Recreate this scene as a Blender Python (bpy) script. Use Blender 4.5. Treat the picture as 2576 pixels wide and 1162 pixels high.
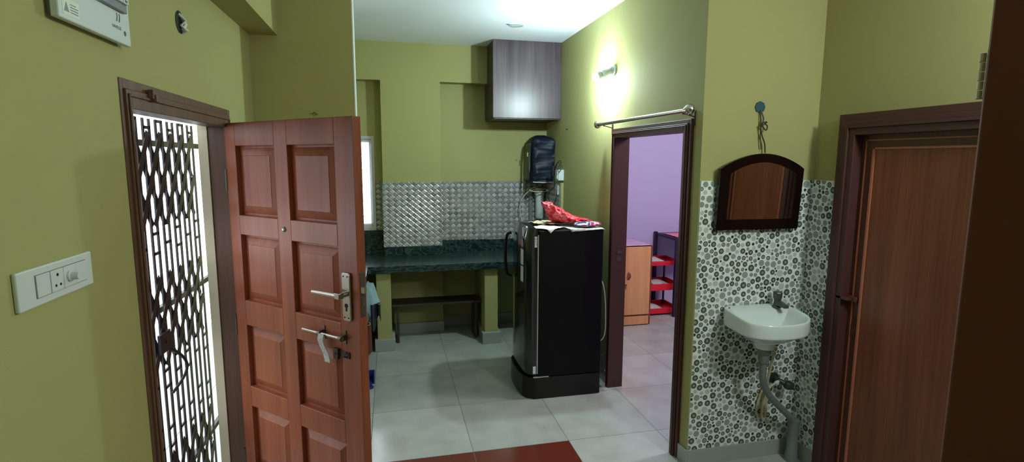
import bpy, bmesh, math, random
from mathutils import Vector, Matrix, noise
for o in list(bpy.data.objects): bpy.data.objects.remove(o)
SC = bpy.context.scene
COL = SC.collection
R = math.radians

# ------------------------------------------------------------------ camera
F = 1340.34
cam = bpy.data.cameras.new('camera'); cam.sensor_width = 36; cam.lens = F * 36 / 2576
cam.clip_start = 0.02
co = bpy.data.objects.new('camera', cam); COL.objects.link(co)
yaw, pit, rol = 0.224574, 0.133555, 0.00298
fw = Vector((math.sin(yaw), math.cos(yaw), 0)); rt = Vector((math.cos(yaw), -math.sin(yaw), 0)); up = Vector((0, 0, 1))
f2 = fw * math.cos(pit) - up * math.sin(pit); u2 = up * math.cos(pit) + fw * math.sin(pit)
r3 = rt * math.cos(rol) + u2 * math.sin(rol); u3 = u2 * math.cos(rol) - rt * math.sin(rol)
mw = Matrix.Identity(4)
for i in range(3):
    mw[i][0] = r3[i]; mw[i][1] = u3[i]; mw[i][2] = -f2[i]
mw[2][3] = 1.8
co.matrix_world = mw
SC.camera = co

# ------------------------------------------------------------------ world, lights, exposure
SC.view_settings.view_transform = 'Standard'
SC.view_settings.look = 'None'
SC.view_settings.gamma = 1
SC.view_settings.use_curve_mapping = False
SC.view_settings.exposure = 0.0
w = bpy.data.worlds.new('sky'); SC.world = w; w.use_nodes = True
w.node_tree.nodes['Background'].inputs[0].default_value = (0.86, 0.93, 1.0, 1)
w.node_tree.nodes['Background'].inputs[1].default_value = 3.6

def area(name, loc, target, sx, sy, power, col):
    l = bpy.data.lights.new(name, 'AREA'); l.shape = 'RECTANGLE'; l.size = sx; l.size_y = sy
    l.energy = power; l.color = col
    o = bpy.data.objects.new(name, l); COL.objects.link(o); o.location = loc
    o.rotation_euler = (Vector(target) - Vector(loc)).to_track_quat('-Z', 'Y').to_euler()
    return o
def point(name, loc, rad, power, col):
    l = bpy.data.lights.new(name, 'POINT'); l.shadow_soft_size = rad; l.energy = power; l.color = col
    o = bpy.data.objects.new(name, l); COL.objects.link(o); o.location = loc; return o
point('side_wall_bulb_light', (2.15, 0.68, 2.47), 0.10, 60, (0.93, 1.0, 0.97))
area('bedroom_fill_light', (3.3, 3.1, 2.8), (2.9, 5.6, 0.9), 1.2, 0.3, 60, (1.0, 0.90, 0.92))  # added fill, no lamp seen here, brightens the bedroom
area('kitchen_window_daylight', (-0.4, 5.95, 1.55), (0.3, 3.5, 2.0), 0.6, 0.9, 26, (0.80, 0.92, 1.0))

# ------------------------------------------------------------------ materials
def nm(name):
    m = bpy.data.materials.new(name); m.use_nodes = True
    nt = m.node_tree; b = nt.nodes['Principled BSDF']
    return m, nt, b
def N(nt, t, **kw):
    n = nt.nodes.new(t)
    for k, v in kw.items():
        if k.startswith('i_'): n.inputs[k[2:].replace('_', ' ')].default_value = v
        else: setattr(n, k, v)
    return n
def s2l(c): return tuple(((x/255)/12.92 if x/255 <= 0.04045 else ((x/255+0.055)/1.055)**2.4) for x in c)
def C(r, g, b): return s2l((r, g, b)) + (1,)
def plain(name, rgb, rough=0.5, metal=0.0, spec=0.5, bump=0.0, bscale=200, var=0.08, vscale=6, emit=0, coat=0, trans=0):
    m, nt, b = nm(name)
    L = nt.links
    tc = N(nt, 'ShaderNodeTexCoord')
    nz = N(nt, 'ShaderNodeTexNoise'); nz.inputs['Scale'].default_value = vscale; nz.inputs['Detail'].default_value = 4
    L.new(tc.outputs['Object'], nz.inputs['Vector'])
    mx = N(nt, 'ShaderNodeMixRGB'); mx.blend_type = 'MIX'
    c = C(*rgb)
    mx.inputs[1].default_value = tuple(x*(1-var) for x in c[:3]) + (1,)
    mx.inputs[2].default_value = tuple(min(1, x*(1+var)) for x in c[:3]) + (1,)
    L.new(nz.outputs['Fac'], mx.inputs[0]); L.new(mx.outputs[0], b.inputs['Base Color'])
    b.inputs['Roughness'].default_value = rough; b.inputs['Metallic'].default_value = metal
    b.inputs['Specular IOR Level'].default_value = spec
    if coat: b.inputs['Coat Weight'].default_value = coat; b.inputs['Coat Roughness'].default_value = 0.05
    if trans: b.inputs['Transmission Weight'].default_value = trans
    if bump:
        n2 = N(nt, 'ShaderNodeTexNoise'); n2.inputs['Scale'].default_value = bscale; n2.inputs['Detail'].default_value = 3
        L.new(tc.outputs['Object'], n2.inputs['Vector'])
        bp = N(nt, 'ShaderNodeBump'); bp.inputs['Strength'].default_value = bump; bp.inputs['Distance'].default_value = 0.002
        L.new(n2.outputs['Fac'], bp.inputs['Height']); L.new(bp.outputs[0], b.inputs['Normal'])
    if emit:
        b.inputs['Emission Color'].default_value = c; b.inputs['Emission Strength'].default_value = emit
    return m

def wood(name, dark, light, rough=0.4, axis='Z', scale=14, spec=0.5, stretch=0.06):
    m, nt, b = nm(name); L = nt.links
    tc = N(nt, 'ShaderNodeTexCoord'); mp = N(nt, 'ShaderNodeMapping')
    s = [1, 1, 1]; s['XYZ'.index(axis)] = stretch; mp.inputs['Scale'].default_value = s
    L.new(tc.outputs['Object'], mp.inputs[0])
    nz = N(nt, 'ShaderNodeTexNoise'); nz.inputs['Scale'].default_value = scale; nz.inputs['Detail'].default_value = 6; nz.inputs['Roughness'].default_value = .6
    nz.inputs['Distortion'].default_value = 0.4
    L.new(mp.outputs[0], nz.inputs['Vector'])
    n3 = N(nt, 'ShaderNodeTexNoise'); n3.inputs['Scale'].default_value = scale*7; n3.inputs['Detail'].default_value = 3
    L.new(mp.outputs[0], n3.inputs['Vector'])
    ad = N(nt, 'ShaderNodeMath', operation='MULTIPLY_ADD'); ad.inputs[1].default_value = 0.35
    L.new(n3.outputs['Fac'], ad.inputs[0]); L.new(nz.outputs['Fac'], ad.inputs[2])
    cr = N(nt, 'ShaderNodeValToRGB')
    cr.color_ramp.elements[0].position = .42; cr.color_ramp.elements[0].color = C(*dark)
    cr.color_ramp.elements[1].position = .88; cr.color_ramp.elements[1].color = C(*light)
    L.new(ad.outputs[0], cr.inputs[0]); L.new(cr.outputs[0], b.inputs['Base Color'])
    b.inputs['Roughness'].default_value = rough; b.inputs['Specular IOR Level'].default_value = spec
    bp = N(nt, 'ShaderNodeBump'); bp.inputs['Strength'].default_value = 0.12; bp.inputs['Distance'].default_value = 0.001
    L.new(ad.outputs[0], bp.inputs['Height']); L.new(bp.outputs[0], b.inputs['Normal'])
    return m

def math_n(nt, op, a, b=None, c=None):
    n = nt.nodes.new('ShaderNodeMath'); n.operation = op
    for i, v in enumerate((a, b, c)):
        if v is None: continue
        if isinstance(v, (int, float)): n.inputs[i].default_value = v
        else: nt.links.new(v, n.inputs[i])
    return n.outputs[0]

def floor_mat():
    m, nt, b = nm('floor_tiles'); L = nt.links
    g = N(nt, 'ShaderNodeNewGeometry'); sx = N(nt, 'ShaderNodeSeparateXYZ'); L.new(g.outputs['Position'], sx.inputs[0])
    X, Y = sx.outputs[0], sx.outputs[1]
    u = math_n(nt, 'DIVIDE', math_n(nt, 'ADD', X, 0.162 + 6.22), 0.622)
    v = math_n(nt, 'DIVIDE', math_n(nt, 'ADD', Y, -3.07 + 6.55), 0.655)
    def edge(t, w):
        fr = math_n(nt, 'FRACT', t)
        d = math_n(nt, 'MINIMUM', fr, math_n(nt, 'SUBTRACT', 1.0, fr))
        return math_n(nt, 'LESS_THAN', d, w)
    line = math_n(nt, 'MAXIMUM', edge(u, 0.0030), edge(v, 0.0028))
    cu = math_n(nt, 'FLOOR', u); cv = math_n(nt, 'FLOOR', v)
    cc = N(nt, 'ShaderNodeCombineXYZ'); L.new(cu, cc.inputs[0]); L.new(cv, cc.inputs[1])
    wn = N(nt, 'ShaderNodeTexWhiteNoise'); L.new(cc.outputs[0], wn.inputs['Vector'])
    nz = N(nt, 'ShaderNodeTexNoise'); nz.inputs['Scale'].default_value = 5; nz.inputs['Detail'].default_value = 6
    L.new(g.outputs['Position'], nz.inputs['Vector'])
    t = math_n(nt, 'ADD', math_n(nt, 'MULTIPLY', wn.outputs['Value'], 0.25), math_n(nt, 'MULTIPLY', nz.outputs['Fac'], 0.9))
    cr = N(nt, 'ShaderNodeValToRGB')
    cr.color_ramp.elements[0].position = .2; cr.color_ramp.elements[0].color = C(148, 154, 148)
    cr.color_ramp.elements[1].position = .9; cr.color_ramp.elements[1].color = C(180, 185, 178)
    L.new(t, cr.inputs[0])
    # maroon border tiles: X between -0.162 and 1.082, Y below 3.07
    mr = math_n(nt, 'MULTIPLY', math_n(nt, 'LESS_THAN', X, 1.082), math_n(nt, 'LESS_THAN', Y, 3.07))
    mr = math_n(nt, 'MULTIPLY', mr, math_n(nt, 'GREATER_THAN', X, -0.162))
    mr = math_n(nt, 'MULTIPLY', mr, math_n(nt, 'GREATER_THAN', Y, 1.76))
    mx = N(nt, 'ShaderNodeMixRGB'); L.new(mr, mx.inputs[0]); L.new(cr.outputs[0], mx.inputs[1]); mx.inputs[2].default_value = C(98, 40, 28)
    # small scuffs
    vo = N(nt, 'ShaderNodeTexNoise'); vo.inputs['Scale'].default_value = 28; vo.inputs['Detail'].default_value = 2
    L.new(g.outputs['Position'], vo.inputs['Vector'])
    sp = math_n(nt, 'MULTIPLY', math_n(nt, 'GREATER_THAN', vo.outputs['Fac'], 0.74), 0.35)
    mz = N(nt, 'ShaderNodeMixRGB'); L.new(sp, mz.inputs[0]); L.new(mx.outputs[0], mz.inputs[1]); mz.inputs[2].default_value = C(90, 92, 86)
    my = N(nt, 'ShaderNodeMixRGB'); L.new(line, my.inputs[0]); L.new(mz.outputs[0], my.inputs[1]); my.inputs[2].default_value = C(84, 86, 80)
    L.new(my.outputs[0], b.inputs['Base Color'])
    rr = math_n(nt, 'ADD', math_n(nt, 'MULTIPLY', nz.outputs['Fac'], 0.18), 0.12)
    rr = math_n(nt, 'ADD', rr, math_n(nt, 'MULTIPLY', line, 0.4))
    L.new(rr, b.inputs['Roughness'])
    return m

def marble_mat():
    m, nt, b = nm('green_marble'); L = nt.links
    tc = N(nt, 'ShaderNodeNewGeometry')
    mp = N(nt, 'ShaderNodeMapping'); mp.inputs['Rotation'].default_value = (0.3, 0.5, 0.6); mp.inputs['Scale'].default_value = (1, 1.6, 2.2)
    L.new(tc.outputs['Position'], mp.inputs[0])
    nz = N(nt, 'ShaderNodeTexNoise'); nz.inputs['Scale'].default_value = 4.0; nz.inputs['Detail'].default_value = 8; nz.inputs['Distortion'].default_value = 3.2
    L.new(mp.outputs[0], nz.inputs['Vector'])
    v = math_n(nt, 'ABSOLUTE', math_n(nt, 'SUBTRACT', nz.outputs['Fac'], 0.5))
    cr = N(nt, 'ShaderNodeValToRGB'); e = cr.color_ramp.elements
    e[0].position = 0.0; e[0].color = C(62, 84, 82)
    e[1].position = 0.05; e[1].color = C(30, 48, 48)
    x = cr.color_ramp.elements.new(0.16); x.color = C(20, 36, 38)
    L.new(v, cr.inputs[0]); L.new(cr.outputs[0], b.inputs['Base Color'])
    b.inputs['Roughness'].default_value = 0.22
    return m

def weave_mat():
    m, nt, b = nm('embossed_diamond_tile'); L = nt.links
    g = N(nt, 'ShaderNodeNewGeometry'); sx = N(nt, 'ShaderNodeSeparateXYZ'); L.new(g.outputs['Position'], sx.inputs[0])
    h = math_n(nt, 'ADD', sx.outputs[0], sx.outputs[1])
    px, pz = 0.0637, 0.0535
    u = math_n(nt, 'DIVIDE', math_n(nt, 'ADD', h, 5.0), px); v = math_n(nt, 'DIVIDE', sx.outputs[2], pz)
    a = math_n(nt, 'ADD', u, v); c = math_n(nt, 'ADD', math_n(nt, 'SUBTRACT', u, v), 100.0)
    fa = math_n(nt, 'FLOOR', a); fc = math_n(nt, 'FLOOR', c)
    par = math_n(nt, 'MODULO', math_n(nt, 'ADD', fa, fc), 2.0)
    cc = N(nt, 'ShaderNodeCombineXYZ'); L.new(fa, cc.inputs[0]); L.new(fc, cc.inputs[1])
    wn = N(nt, 'ShaderNodeTexWhiteNoise'); L.new(cc.outputs[0], wn.inputs['Vector'])
    nz = N(nt, 'ShaderNodeTexNoise'); nz.inputs['Scale'].default_value = 30; nz.inputs['Detail'].default_value = 6; nz.inputs['Distortion'].default_value = 1.5
    L.new(g.outputs['Position'], nz.inputs['Vector'])
    ra = math_n(nt, 'FRACT', a); rc = math_n(nt, 'FRACT', c)
    da = math_n(nt, 'MINIMUM', ra, math_n(nt, 'SUBTRACT', 1.0, ra)); dc = math_n(nt, 'MINIMUM', rc, math_n(nt, 'SUBTRACT', 1.0, rc))
    d = math_n(nt, 'MINIMUM', da, dc)
    t = math_n(nt, 'ADD', math_n(nt, 'MULTIPLY', par, 0.36), math_n(nt, 'MULTIPLY', wn.outputs['Value'], 0.22))
    t = math_n(nt, 'ADD', t, math_n(nt, 'MULTIPLY', nz.outputs['Fac'], 0.55))
    edge = math_n(nt, 'LESS_THAN', d, 0.05)
    t = math_n(nt, 'SUBTRACT', t, math_n(nt, 'MULTIPLY', edge, 0.22))
    cr = N(nt, 'ShaderNodeValToRGB'); e = cr.color_ramp.elements
    e[0].position = 0.12; e[0].color = C(96, 94, 96); e[1].position = 0.86; e[1].color = C(205, 206, 206)
    L.new(t, cr.inputs[0]); L.new(cr.outputs[0], b.inputs['Base Color'])
    b.inputs['Roughness'].default_value = 0.22; b.inputs['Metallic'].default_value = 0.15
    hh = math_n(nt, 'MINIMUM', d, 0.16)
    # gentle dome plus a slope so one flank catches light
    hh = math_n(nt, 'ADD', hh, math_n(nt, 'MULTIPLY', ra, math_n(nt, 'MULTIPLY', par, 0.10)))
    bp = N(nt, 'ShaderNodeBump'); bp.inputs['Strength'].default_value = 1.0; bp.inputs['Distance'].default_value = 0.02
    L.new(hh, bp.inputs['Height']); L.new(bp.outputs[0], b.inputs['Normal'])
    return m

def paper_mat(name, base, ink, scale=60):
    m, nt, b = nm(name); L = nt.links
    g = N(nt, 'ShaderNodeNewGeometry'); mp = N(nt, 'ShaderNodeMapping'); mp.inputs['Scale'].default_value = (1, 6, 1)
    L.new(g.outputs['Position'], mp.inputs[0])
    nz = N(nt, 'ShaderNodeTexNoise'); nz.inputs['Scale'].default_value = scale; nz.inputs['Detail'].default_value = 2
    L.new(mp.outputs[0], nz.inputs['Vector'])
    t = math_n(nt, 'GREATER_THAN', nz.outputs['Fac'], 0.56)
    mx = N(nt, 'ShaderNodeMixRGB'); L.new(t, mx.inputs[0]); mx.inputs[1].default_value = C(*base); mx.inputs[2].default_value = C(*ink)
    L.new(mx.outputs[0], b.inputs['Base Color']); b.inputs['Roughness'].default_value = 0.8
    return m

M = {}
M['olive'] = plain('olive_wall_paint', (168, 166, 112), rough=0.8, bump=0.25, bscale=260, var=0.03, vscale=3, spec=0.2)
M['ceil'] = plain('white_ceiling_paint', (236, 244, 250), rough=0.7, var=0.01)
M['white_trim_glint'] = plain('white_plaster_and_glint', (225, 232, 232), rough=0.4)  # white plaster, also colours the painted light glint on the partition end
M['purple'] = plain('purple_wall_paint', (172, 162, 198), rough=0.6, var=0.02, bump=0.15, bscale=200)
M['cream'] = plain('cream_outer_plaster', (206, 196, 170), rough=0.8, var=0.06, vscale=9)
M['floor'] = floor_mat()
M['skirt'] = plain('grey_skirting_tile', (158, 166, 160), rough=0.25, var=0.05)
M['frame_brown'] = wood('brown_painted_frame', (82, 56, 44), (112, 82, 66), rough=0.42, scale=20)
M['frame_maroon'] = plain('maroon_enamel_frame', (76, 44, 40), rough=0.5, var=0.08, vscale=12, bump=0.3, bscale=60)
M['door'] = wood('varnished_red_wood', (120, 58, 38), (162, 90, 58), rough=0.40, scale=9)
M['door_edge'] = M['door']
M['door2'] = wood('brown_veneer_panel', (98, 46, 28), (136, 78, 54), rough=0.35, scale=16, stretch=0.04)
M['door2_frame'] = wood('dark_brown_door_wood', (72, 38, 30), (92, 54, 42), rough=0.35, scale=14)
M['bead'] = plain('light_brown_beading', (172, 104, 78), rough=0.35, var=0.1)
M['fgdoor'] = plain('dark_brown_door_enamel', (104, 54, 36), rough=0.7, var=0.06)
M['marble'] = marble_mat()
M['weave'] = weave_mat()
M['black'] = plain('black_gloss_enamel', (16, 14, 17), rough=0.28, var=0.05, spec=0.35)
M['black_side'] = plain('black_fridge_side', (14, 12, 14), rough=0.5, var=0.05, spec=0.15)
M['black_gloss'] = plain('black_glossy_door', (22, 21, 24), rough=0.16, var=0.05, spec=0.5, coat=0.3)
M['matte_black'] = plain('black_plastic', (20, 20, 22), rough=0.5)
M['steel'] = plain('brushed_steel', (176, 168, 158), rough=0.3, metal=1.0, var=0.08, vscale=40)
M['dull_steel'] = plain('dull_aged_steel', (110, 102, 96), rough=0.45, metal=0.9, var=0.15, vscale=50)
M['hasp'] = plain('dark_worn_hasp', (74, 58, 50), rough=0.45, metal=0.5, var=0.2, vscale=60)
M['chrome'] = plain('chrome', (210, 212, 212), rough=0.12, metal=1.0)
M['silver_strip'] = plain('silver_trim', (165, 168, 170), rough=0.4, metal=0.3)
M['white_pl'] = plain('white_plastic', (206, 216, 216), rough=0.35, var=0.02)
M['grey_pl'] = plain('grey_plastic', (120, 126, 128), rough=0.4)
M['dark_hole'] = plain('black_hole', (12, 12, 12), rough=0.8)
M['gate'] = plain('dark_gate_paint', (40, 34, 42), rough=0.45, var=0.1)
M['ceramic'] = plain('white_ceramic', (214, 226, 226), rough=0.12, var=0.01, coat=0.4)
M['pipe'] = plain('grey_pipe', (112, 120, 118), rough=0.5, var=0.08)
M['pipe_white'] = plain('white_tube', (205, 208, 196), rough=0.4)
M['tube_beige'] = plain('yellowed_tube', (178, 174, 146), rough=0.45)
M['tap'] = plain('tarnished_tap', (84, 94, 92), rough=0.3, metal=0.6, var=0.15, vscale=60)
M['valve'] = plain('dark_green_valve', (52, 62, 58), rough=0.35, metal=0.3, var=0.1)
M['mirror'] = plain('mirror_glass', (235, 235, 235), rough=0.02, metal=1.0, var=0.0)
M['mirror_frame'] = plain('black_mirror_frame', (20, 12, 12), rough=0.12, spec=0.5)
M['teal'] = plain('teal_wall_box', (24, 74, 82), rough=0.5)
M['green_wire'] = plain('green_wire', (48, 60, 36), rough=0.5)
M['bulb'] = plain('glowing_bulb', (226, 250, 255), rough=0.5, emit=1500, var=0)
M['laminate'] = wood('dark_streaked_laminate', (54, 42, 48), (100, 86, 92), rough=0.33, scale=22, stretch=0.03)
M['laminate_side'] = wood('dark_laminate_side', (44, 38, 36), (70, 62, 58), rough=0.4, scale=22, stretch=0.03)
M['uv'] = plain('aluminium_window_frame', (196, 200, 204), rough=0.35, metal=0.2)
M['navy'] = plain('navy_nylon', (17, 29, 46), rough=0.5, spec=0.3, bump=0.6, bscale=40, var=0.2, vscale=8)
M['mesh_grey'] = plain('olive_grey_mesh', (104, 108, 92), rough=0.8, bump=0.5, bscale=500, var=0.15, vscale=20)
M['bench'] = wood('dark_old_bench_wood', (46, 38, 30), (76, 64, 52), rough=0.6, axis='X')
M['cupboard'] = wood('light_oak_laminate', (176, 120, 76), (204, 150, 102), rough=0.4, scale=10)
M['cupboard_edge'] = plain('reddish_brown_edge', (116, 58, 38), rough=0.4)
M['plastic_cover'] = plain('crinkled_clear_cover', (196, 160, 190), rough=0.2, bump=1.0, bscale=50, var=0.3, vscale=30)
M['red_pl'] = plain('red_plastic', (206, 22, 44), rough=0.35)
M['pink'] = plain('pink_cloth', (222, 130, 150), rough=0.8)
M['purple_dark'] = plain('dark_purple_metal', (34, 20, 52), rough=0.5)
M['news'] = paper_mat('newsprint', (212, 212, 206), (120, 120, 124))
M['paper'] = plain('white_paper', (222, 232, 222), rough=0.7)
M['kraft'] = plain('brown_paper', (150, 96, 66), rough=0.7, var=0.2)
M['beige_paper'] = plain('beige_paper', (206, 190, 158), rough=0.7, var=0.2, vscale=30)
M['cloth'] = plain('pale_blue_cloth', (150, 178, 186), rough=0.85, var=0.12, vscale=12)
M['cloth_dark'] = plain('dark_grey_cloth', (46, 50, 54), rough=0.9)
M['cyl_red'] = plain('red_brown_cylinder_paint', (112, 52, 40), rough=0.5, var=0.15)
M['blue_pl'] = plain('blue_plastic', (24, 44, 132), rough=0.4)
M['label_red'] = plain('red_badge', (130, 50, 54), rough=0.5)
M['label_white'] = paper_mat('white_sticker', (196, 198, 196), (130, 132, 132), 120)
m, nt, b = nm('thin_window_glass')
tr = N(nt, 'ShaderNodeBsdfTransparent'); gl = N(nt, 'ShaderNodeBsdfGlossy'); gl.inputs['Roughness'].default_value = .03
fr_ = N(nt, 'ShaderNodeFresnel'); mxs = N(nt, 'ShaderNodeMixShader')
nt.links.new(fr_.outputs[0], mxs.inputs[0]); nt.links.new(tr.outputs[0], mxs.inputs[1]); nt.links.new(gl.outputs[0], mxs.inputs[2])
nt.links.new(mxs.outputs[0], nt.nodes['Material Output'].inputs['Surface']); M['glass'] = m
M['mat_ink'] = plain('grey_print', (70, 80, 88), rough=0.5)
# red translucent-looking carrier bag
m, nt, b = nm('red_carrier_bag')
tc = N(nt, 'ShaderNodeTexCoord'); nz = N(nt, 'ShaderNodeTexNoise'); nz.inputs['Scale'].default_value = 26; nz.inputs['Detail'].default_value = 3; nz.inputs['Distortion'].default_value = 1.5
nt.links.new(tc.outputs['Object'], nz.inputs['Vector'])
cr = N(nt, 'ShaderNodeValToRGB'); cr.color_ramp.elements[0].position = .45; cr.color_ramp.elements[0].color = C(206, 20, 38); cr.color_ramp.elements[1].position = .72; cr.color_ramp.elements[1].color = C(240, 120, 134)
nt.links.new(nz.outputs['Fac'], cr.inputs[0]); nt.links.new(cr.outputs[0], b.inputs['Base Color'])
b.inputs['Roughness'].default_value = 0.25
bp = N(nt, 'ShaderNodeBump'); bp.inputs['Strength'].default_value = 0.9; bp.inputs['Distance'].default_value = 0.02
nt.links.new(nz.outputs['Fac'], bp.inputs['Height']); nt.links.new(bp.outputs[0], b.inputs['Normal'])
M['red_bag'] = m
m, nt, b = nm('printed_packet')
tc = N(nt, 'ShaderNodeTexCoord'); nz = N(nt, 'ShaderNodeTexNoise'); nz.inputs['Scale'].default_value = 16; nz.inputs['Detail'].default_value = 2; nz.inputs['Distortion'].default_value = 1
nt.links.new(tc.outputs['Object'], nz.inputs['Vector'])
cr = N(nt, 'ShaderNodeValToRGB'); e = cr.color_ramp.elements; cr.color_ramp.interpolation = 'CONSTANT'
e[0].position = 0; e[0].color = C(28, 70, 124); e[1].position = .47; e[1].color = C(226, 206, 222)
x = e.new(.56); x.color = C(190, 50, 84); x = e.new(.64); x.color = C(60, 60, 120)
nt.links.new(nz.outputs['Fac'], cr.inputs[0]); nt.links.new(cr.outputs[0], b.inputs['Base Color']); b.inputs['Roughness'].default_value = .25
M['packet'] = m
# sink wall discs
M['t_white'] = plain('glossy_white_tile', (230, 240, 236), rough=0.15, var=0.02)
M['t_d1'] = plain('tile_olive_grey', (92, 100, 86), rough=0.2)
M['t_d2'] = plain('tile_dark_grey', (50, 58, 58), rough=0.2)
M['t_m'] = plain('tile_mid_grey', (140, 148, 144), rough=0.2, var=0.15, vscale=90)
M['t_l'] = plain('tile_light_grey', (188, 198, 192), rough=0.2)
M['t_joint'] = plain('tile_joint', (180, 188, 182), rough=0.6)

# ------------------------------------------------------------------ mesh helpers
class MB:
    def __init__(s): s.v = []; s.f = []; s.m = []
    def add(s, vs, fs, mi=0):
        o = len(s.v); s.v += [tuple(x) for x in vs]
        for f in fs: s.f.append(tuple(o+i for i in f)); s.m.append(mi)
        return s
    def box(s, x0, x1, y0, y1, z0, z1, mi=0):
        v = [(x, y, z) for z in (z0, z1) for y in (y0, y1) for x in (x0, x1)]
        return s.add(v, [(0,2,3,1), (4,5,7,6), (0,1,5,4), (2,6,7,3), (0,4,6,2), (1,3,7,5)], mi)
    def bar(s, a, b, w, h, mi=0, upv=(0, 0, 1)):
        a = Vector(a); b = Vector(b); d = (b-a).normalized(); u = Vector(upv)
        if abs(d.dot(u)) > .95: u = Vector((1, 0, 0))
        r = d.cross(u).normalized()*w/2; q = r.cross(d).normalized()*h/2
        v = [p + i*r + j*q for p in (a, b) for i, j in ((-1,-1), (1,-1), (1,1), (-1,1))]
        return s.add(v, [(0,1,2,3), (7,6,5,4), (0,4,5,1), (1,5,6,2), (2,6,7,3), (3,7,4,0)], mi)
    def tube(s, pts, r, n=10, mi=0, cap=True):
        pts = [Vector(p) for p in pts]; rs = r if isinstance(r, (list, tuple)) else [r]*len(pts)
        vs = []; prev = None
        for i, p in enumerate(pts):
            d = (pts[min(i+1, len(pts)-1)] - pts[max(i-1, 0)]).normalized()
            if prev is None:
                u = Vector((0, 0, 1)) if abs(d.z) < .9 else Vector((1, 0, 0))
                a = d.cross(u).normalized()
            else: a = (prev - d*prev.dot(d)).normalized()
            prev = a; c = d.cross(a)
            for k in range(n):
                t = 2*math.pi*k/n; vs.append(p + (a*math.cos(t) + c*math.sin(t))*rs[i])
        fs = [(i*n+k, i*n+(k+1) % n, (i+1)*n+(k+1) % n, (i+1)*n+k) for i in range(len(pts)-1) for k in range(n)]
        if cap: fs += [tuple(reversed(range(n))), tuple(range((len(pts)-1)*n, len(pts)*n))]
        return s.add(vs, fs, mi)
    def lathe(s, prof, origin=(0, 0, 0), axis=(0, 0, 1), n=24, mi=0):
        o = Vector(origin); d = Vector(axis).normalized()
        return s.tube([o + d*h for h, r in prof], [max(r, 1e-4) for h, r in prof], n, mi)
    def prism(s, poly, fn0, fn1, mi=0):
        n = len(poly); v = [fn0(*p) for p in poly] + [fn1(*p) for p in poly]
        return s.add(v, [tuple(range(n)), tuple(reversed(range(n, 2*n)))] + [(i, n+i, n+(i+1) % n, (i+1) % n) for i in range(n)], mi)
    def grid(s, nu, nv, fn, mi=0):
        v = [fn(i/nu, j/nv) for j in range(nv+1) for i in range(nu+1)]
        return s.add(v, [(j*(nu+1)+i, j*(nu+1)+i+1, (j+1)*(nu+1)+i+1, (j+1)*(nu+1)+i) for j in range(nv) for i in range(nu)], mi)
    def build(s, name, mats, parent=None, base=None, smooth=False, bevel=0, solid=0, sub=0, fix=True):
        """base: world point the object's origin goes to (children take their parent's frame)"""
        off = Vector((0, 0, 0))
        if parent is not None: off = Vector(parent.get('_b', (0, 0, 0)))
        elif base is not None: off = Vector(base)
        me = bpy.data.meshes.new(name)
        me.from_pydata([tuple(Vector(v)-off) for v in s.v], [], s.f)
        if not isinstance(mats, (list, tuple)): mats = [mats]
        for x in mats: me.materials.append(M[x] if isinstance(x, str) else x)
        for p, mi in zip(me.polygons, s.m): p.material_index = mi; p.use_smooth = smooth
        me.update()
        if fix:
            bm = bmesh.new(); bm.from_mesh(me); bmesh.ops.recalc_face_normals(bm, faces=bm.faces); bm.to_mesh(me); bm.free()
        o = bpy.data.objects.new(name, me); COL.objects.link(o)
        if parent is not None: o.parent = parent; o['_b'] = tuple(off)
        else:
            o.location = off; o['_b'] = tuple(off)
        if smooth and not sub:
            try: me.set_sharp_from_angle(angle=R(38))
            except Exception: pass
        if bevel:
            b = o.modifiers.new('bevel', 'BEVEL'); b.width = bevel; b.segments = 2; b.limit_method = 'ANGLE'; b.angle_limit = R(40)
        if solid:
            b = o.modifiers.new('solid', 'SOLIDIFY'); b.thickness = solid
        if sub:
            b = o.modifiers.new('sub', 'SUBSURF'); b.levels = sub; b.render_levels = sub
        return o

def meshtext(cu):
    t = bpy.data.objects.new('letters_source', cu); COL.objects.link(t)
    dg = bpy.context.evaluated_depsgraph_get(); me = bpy.data.meshes.new_from_object(t.evaluated_get(dg))
    bpy.data.objects.remove(t); bpy.data.curves.remove(cu)
    me.materials.clear(); o = bpy.data.objects.new('printed_letters', me); COL.objects.link(o); return o
def tag(o, label, cat, group=None, kind=None):
    o['label'] = label; o['category'] = cat
    if group: o['group'] = group
    if kind: o['kind'] = kind
    return o
def struct(o, label=None, cat=None):
    o['kind'] = 'structure'
    if label: o['label'] = label
    if cat: o['category'] = cat
    return o
def thing(name, base, label, cat, group=None):
    o = bpy.data.objects.new(name, None); COL.objects.link(o); o.location = base; o.empty_display_size = .05
    o['_b'] = tuple(base)
    return tag(o, label, cat, group)

# ------------------------------------------------------------------ key dimensions (metres)
XL, XR, XS = -0.748, 1.67, 2.41          # left wall, bedroom-door wall, bathroom-door wall
YS, YP, YB, YC = 2.65, 3.343, 5.64, 5.50 # sink wall, partition, back wall, beam/column face
ZC = 2.93
FLX0, FLX1 = -0.878, XL

# floor, ceiling
struct(MB().box(-3.2, 4.6, -2.2, 6.3, -0.1, 0.0).build('floor', 'floor', base=(0, 0, 0)), 'grey vitrified tile floor with thin dark joints and a maroon tile patch', 'floor')
struct(MB().box(-0.9, 4.6, -2.2, 6.3, ZC, ZC+0.1).build('ceiling', 'ceil', base=(0, 0, ZC)), 'plain white painted ceiling', 'ceiling')
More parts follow.
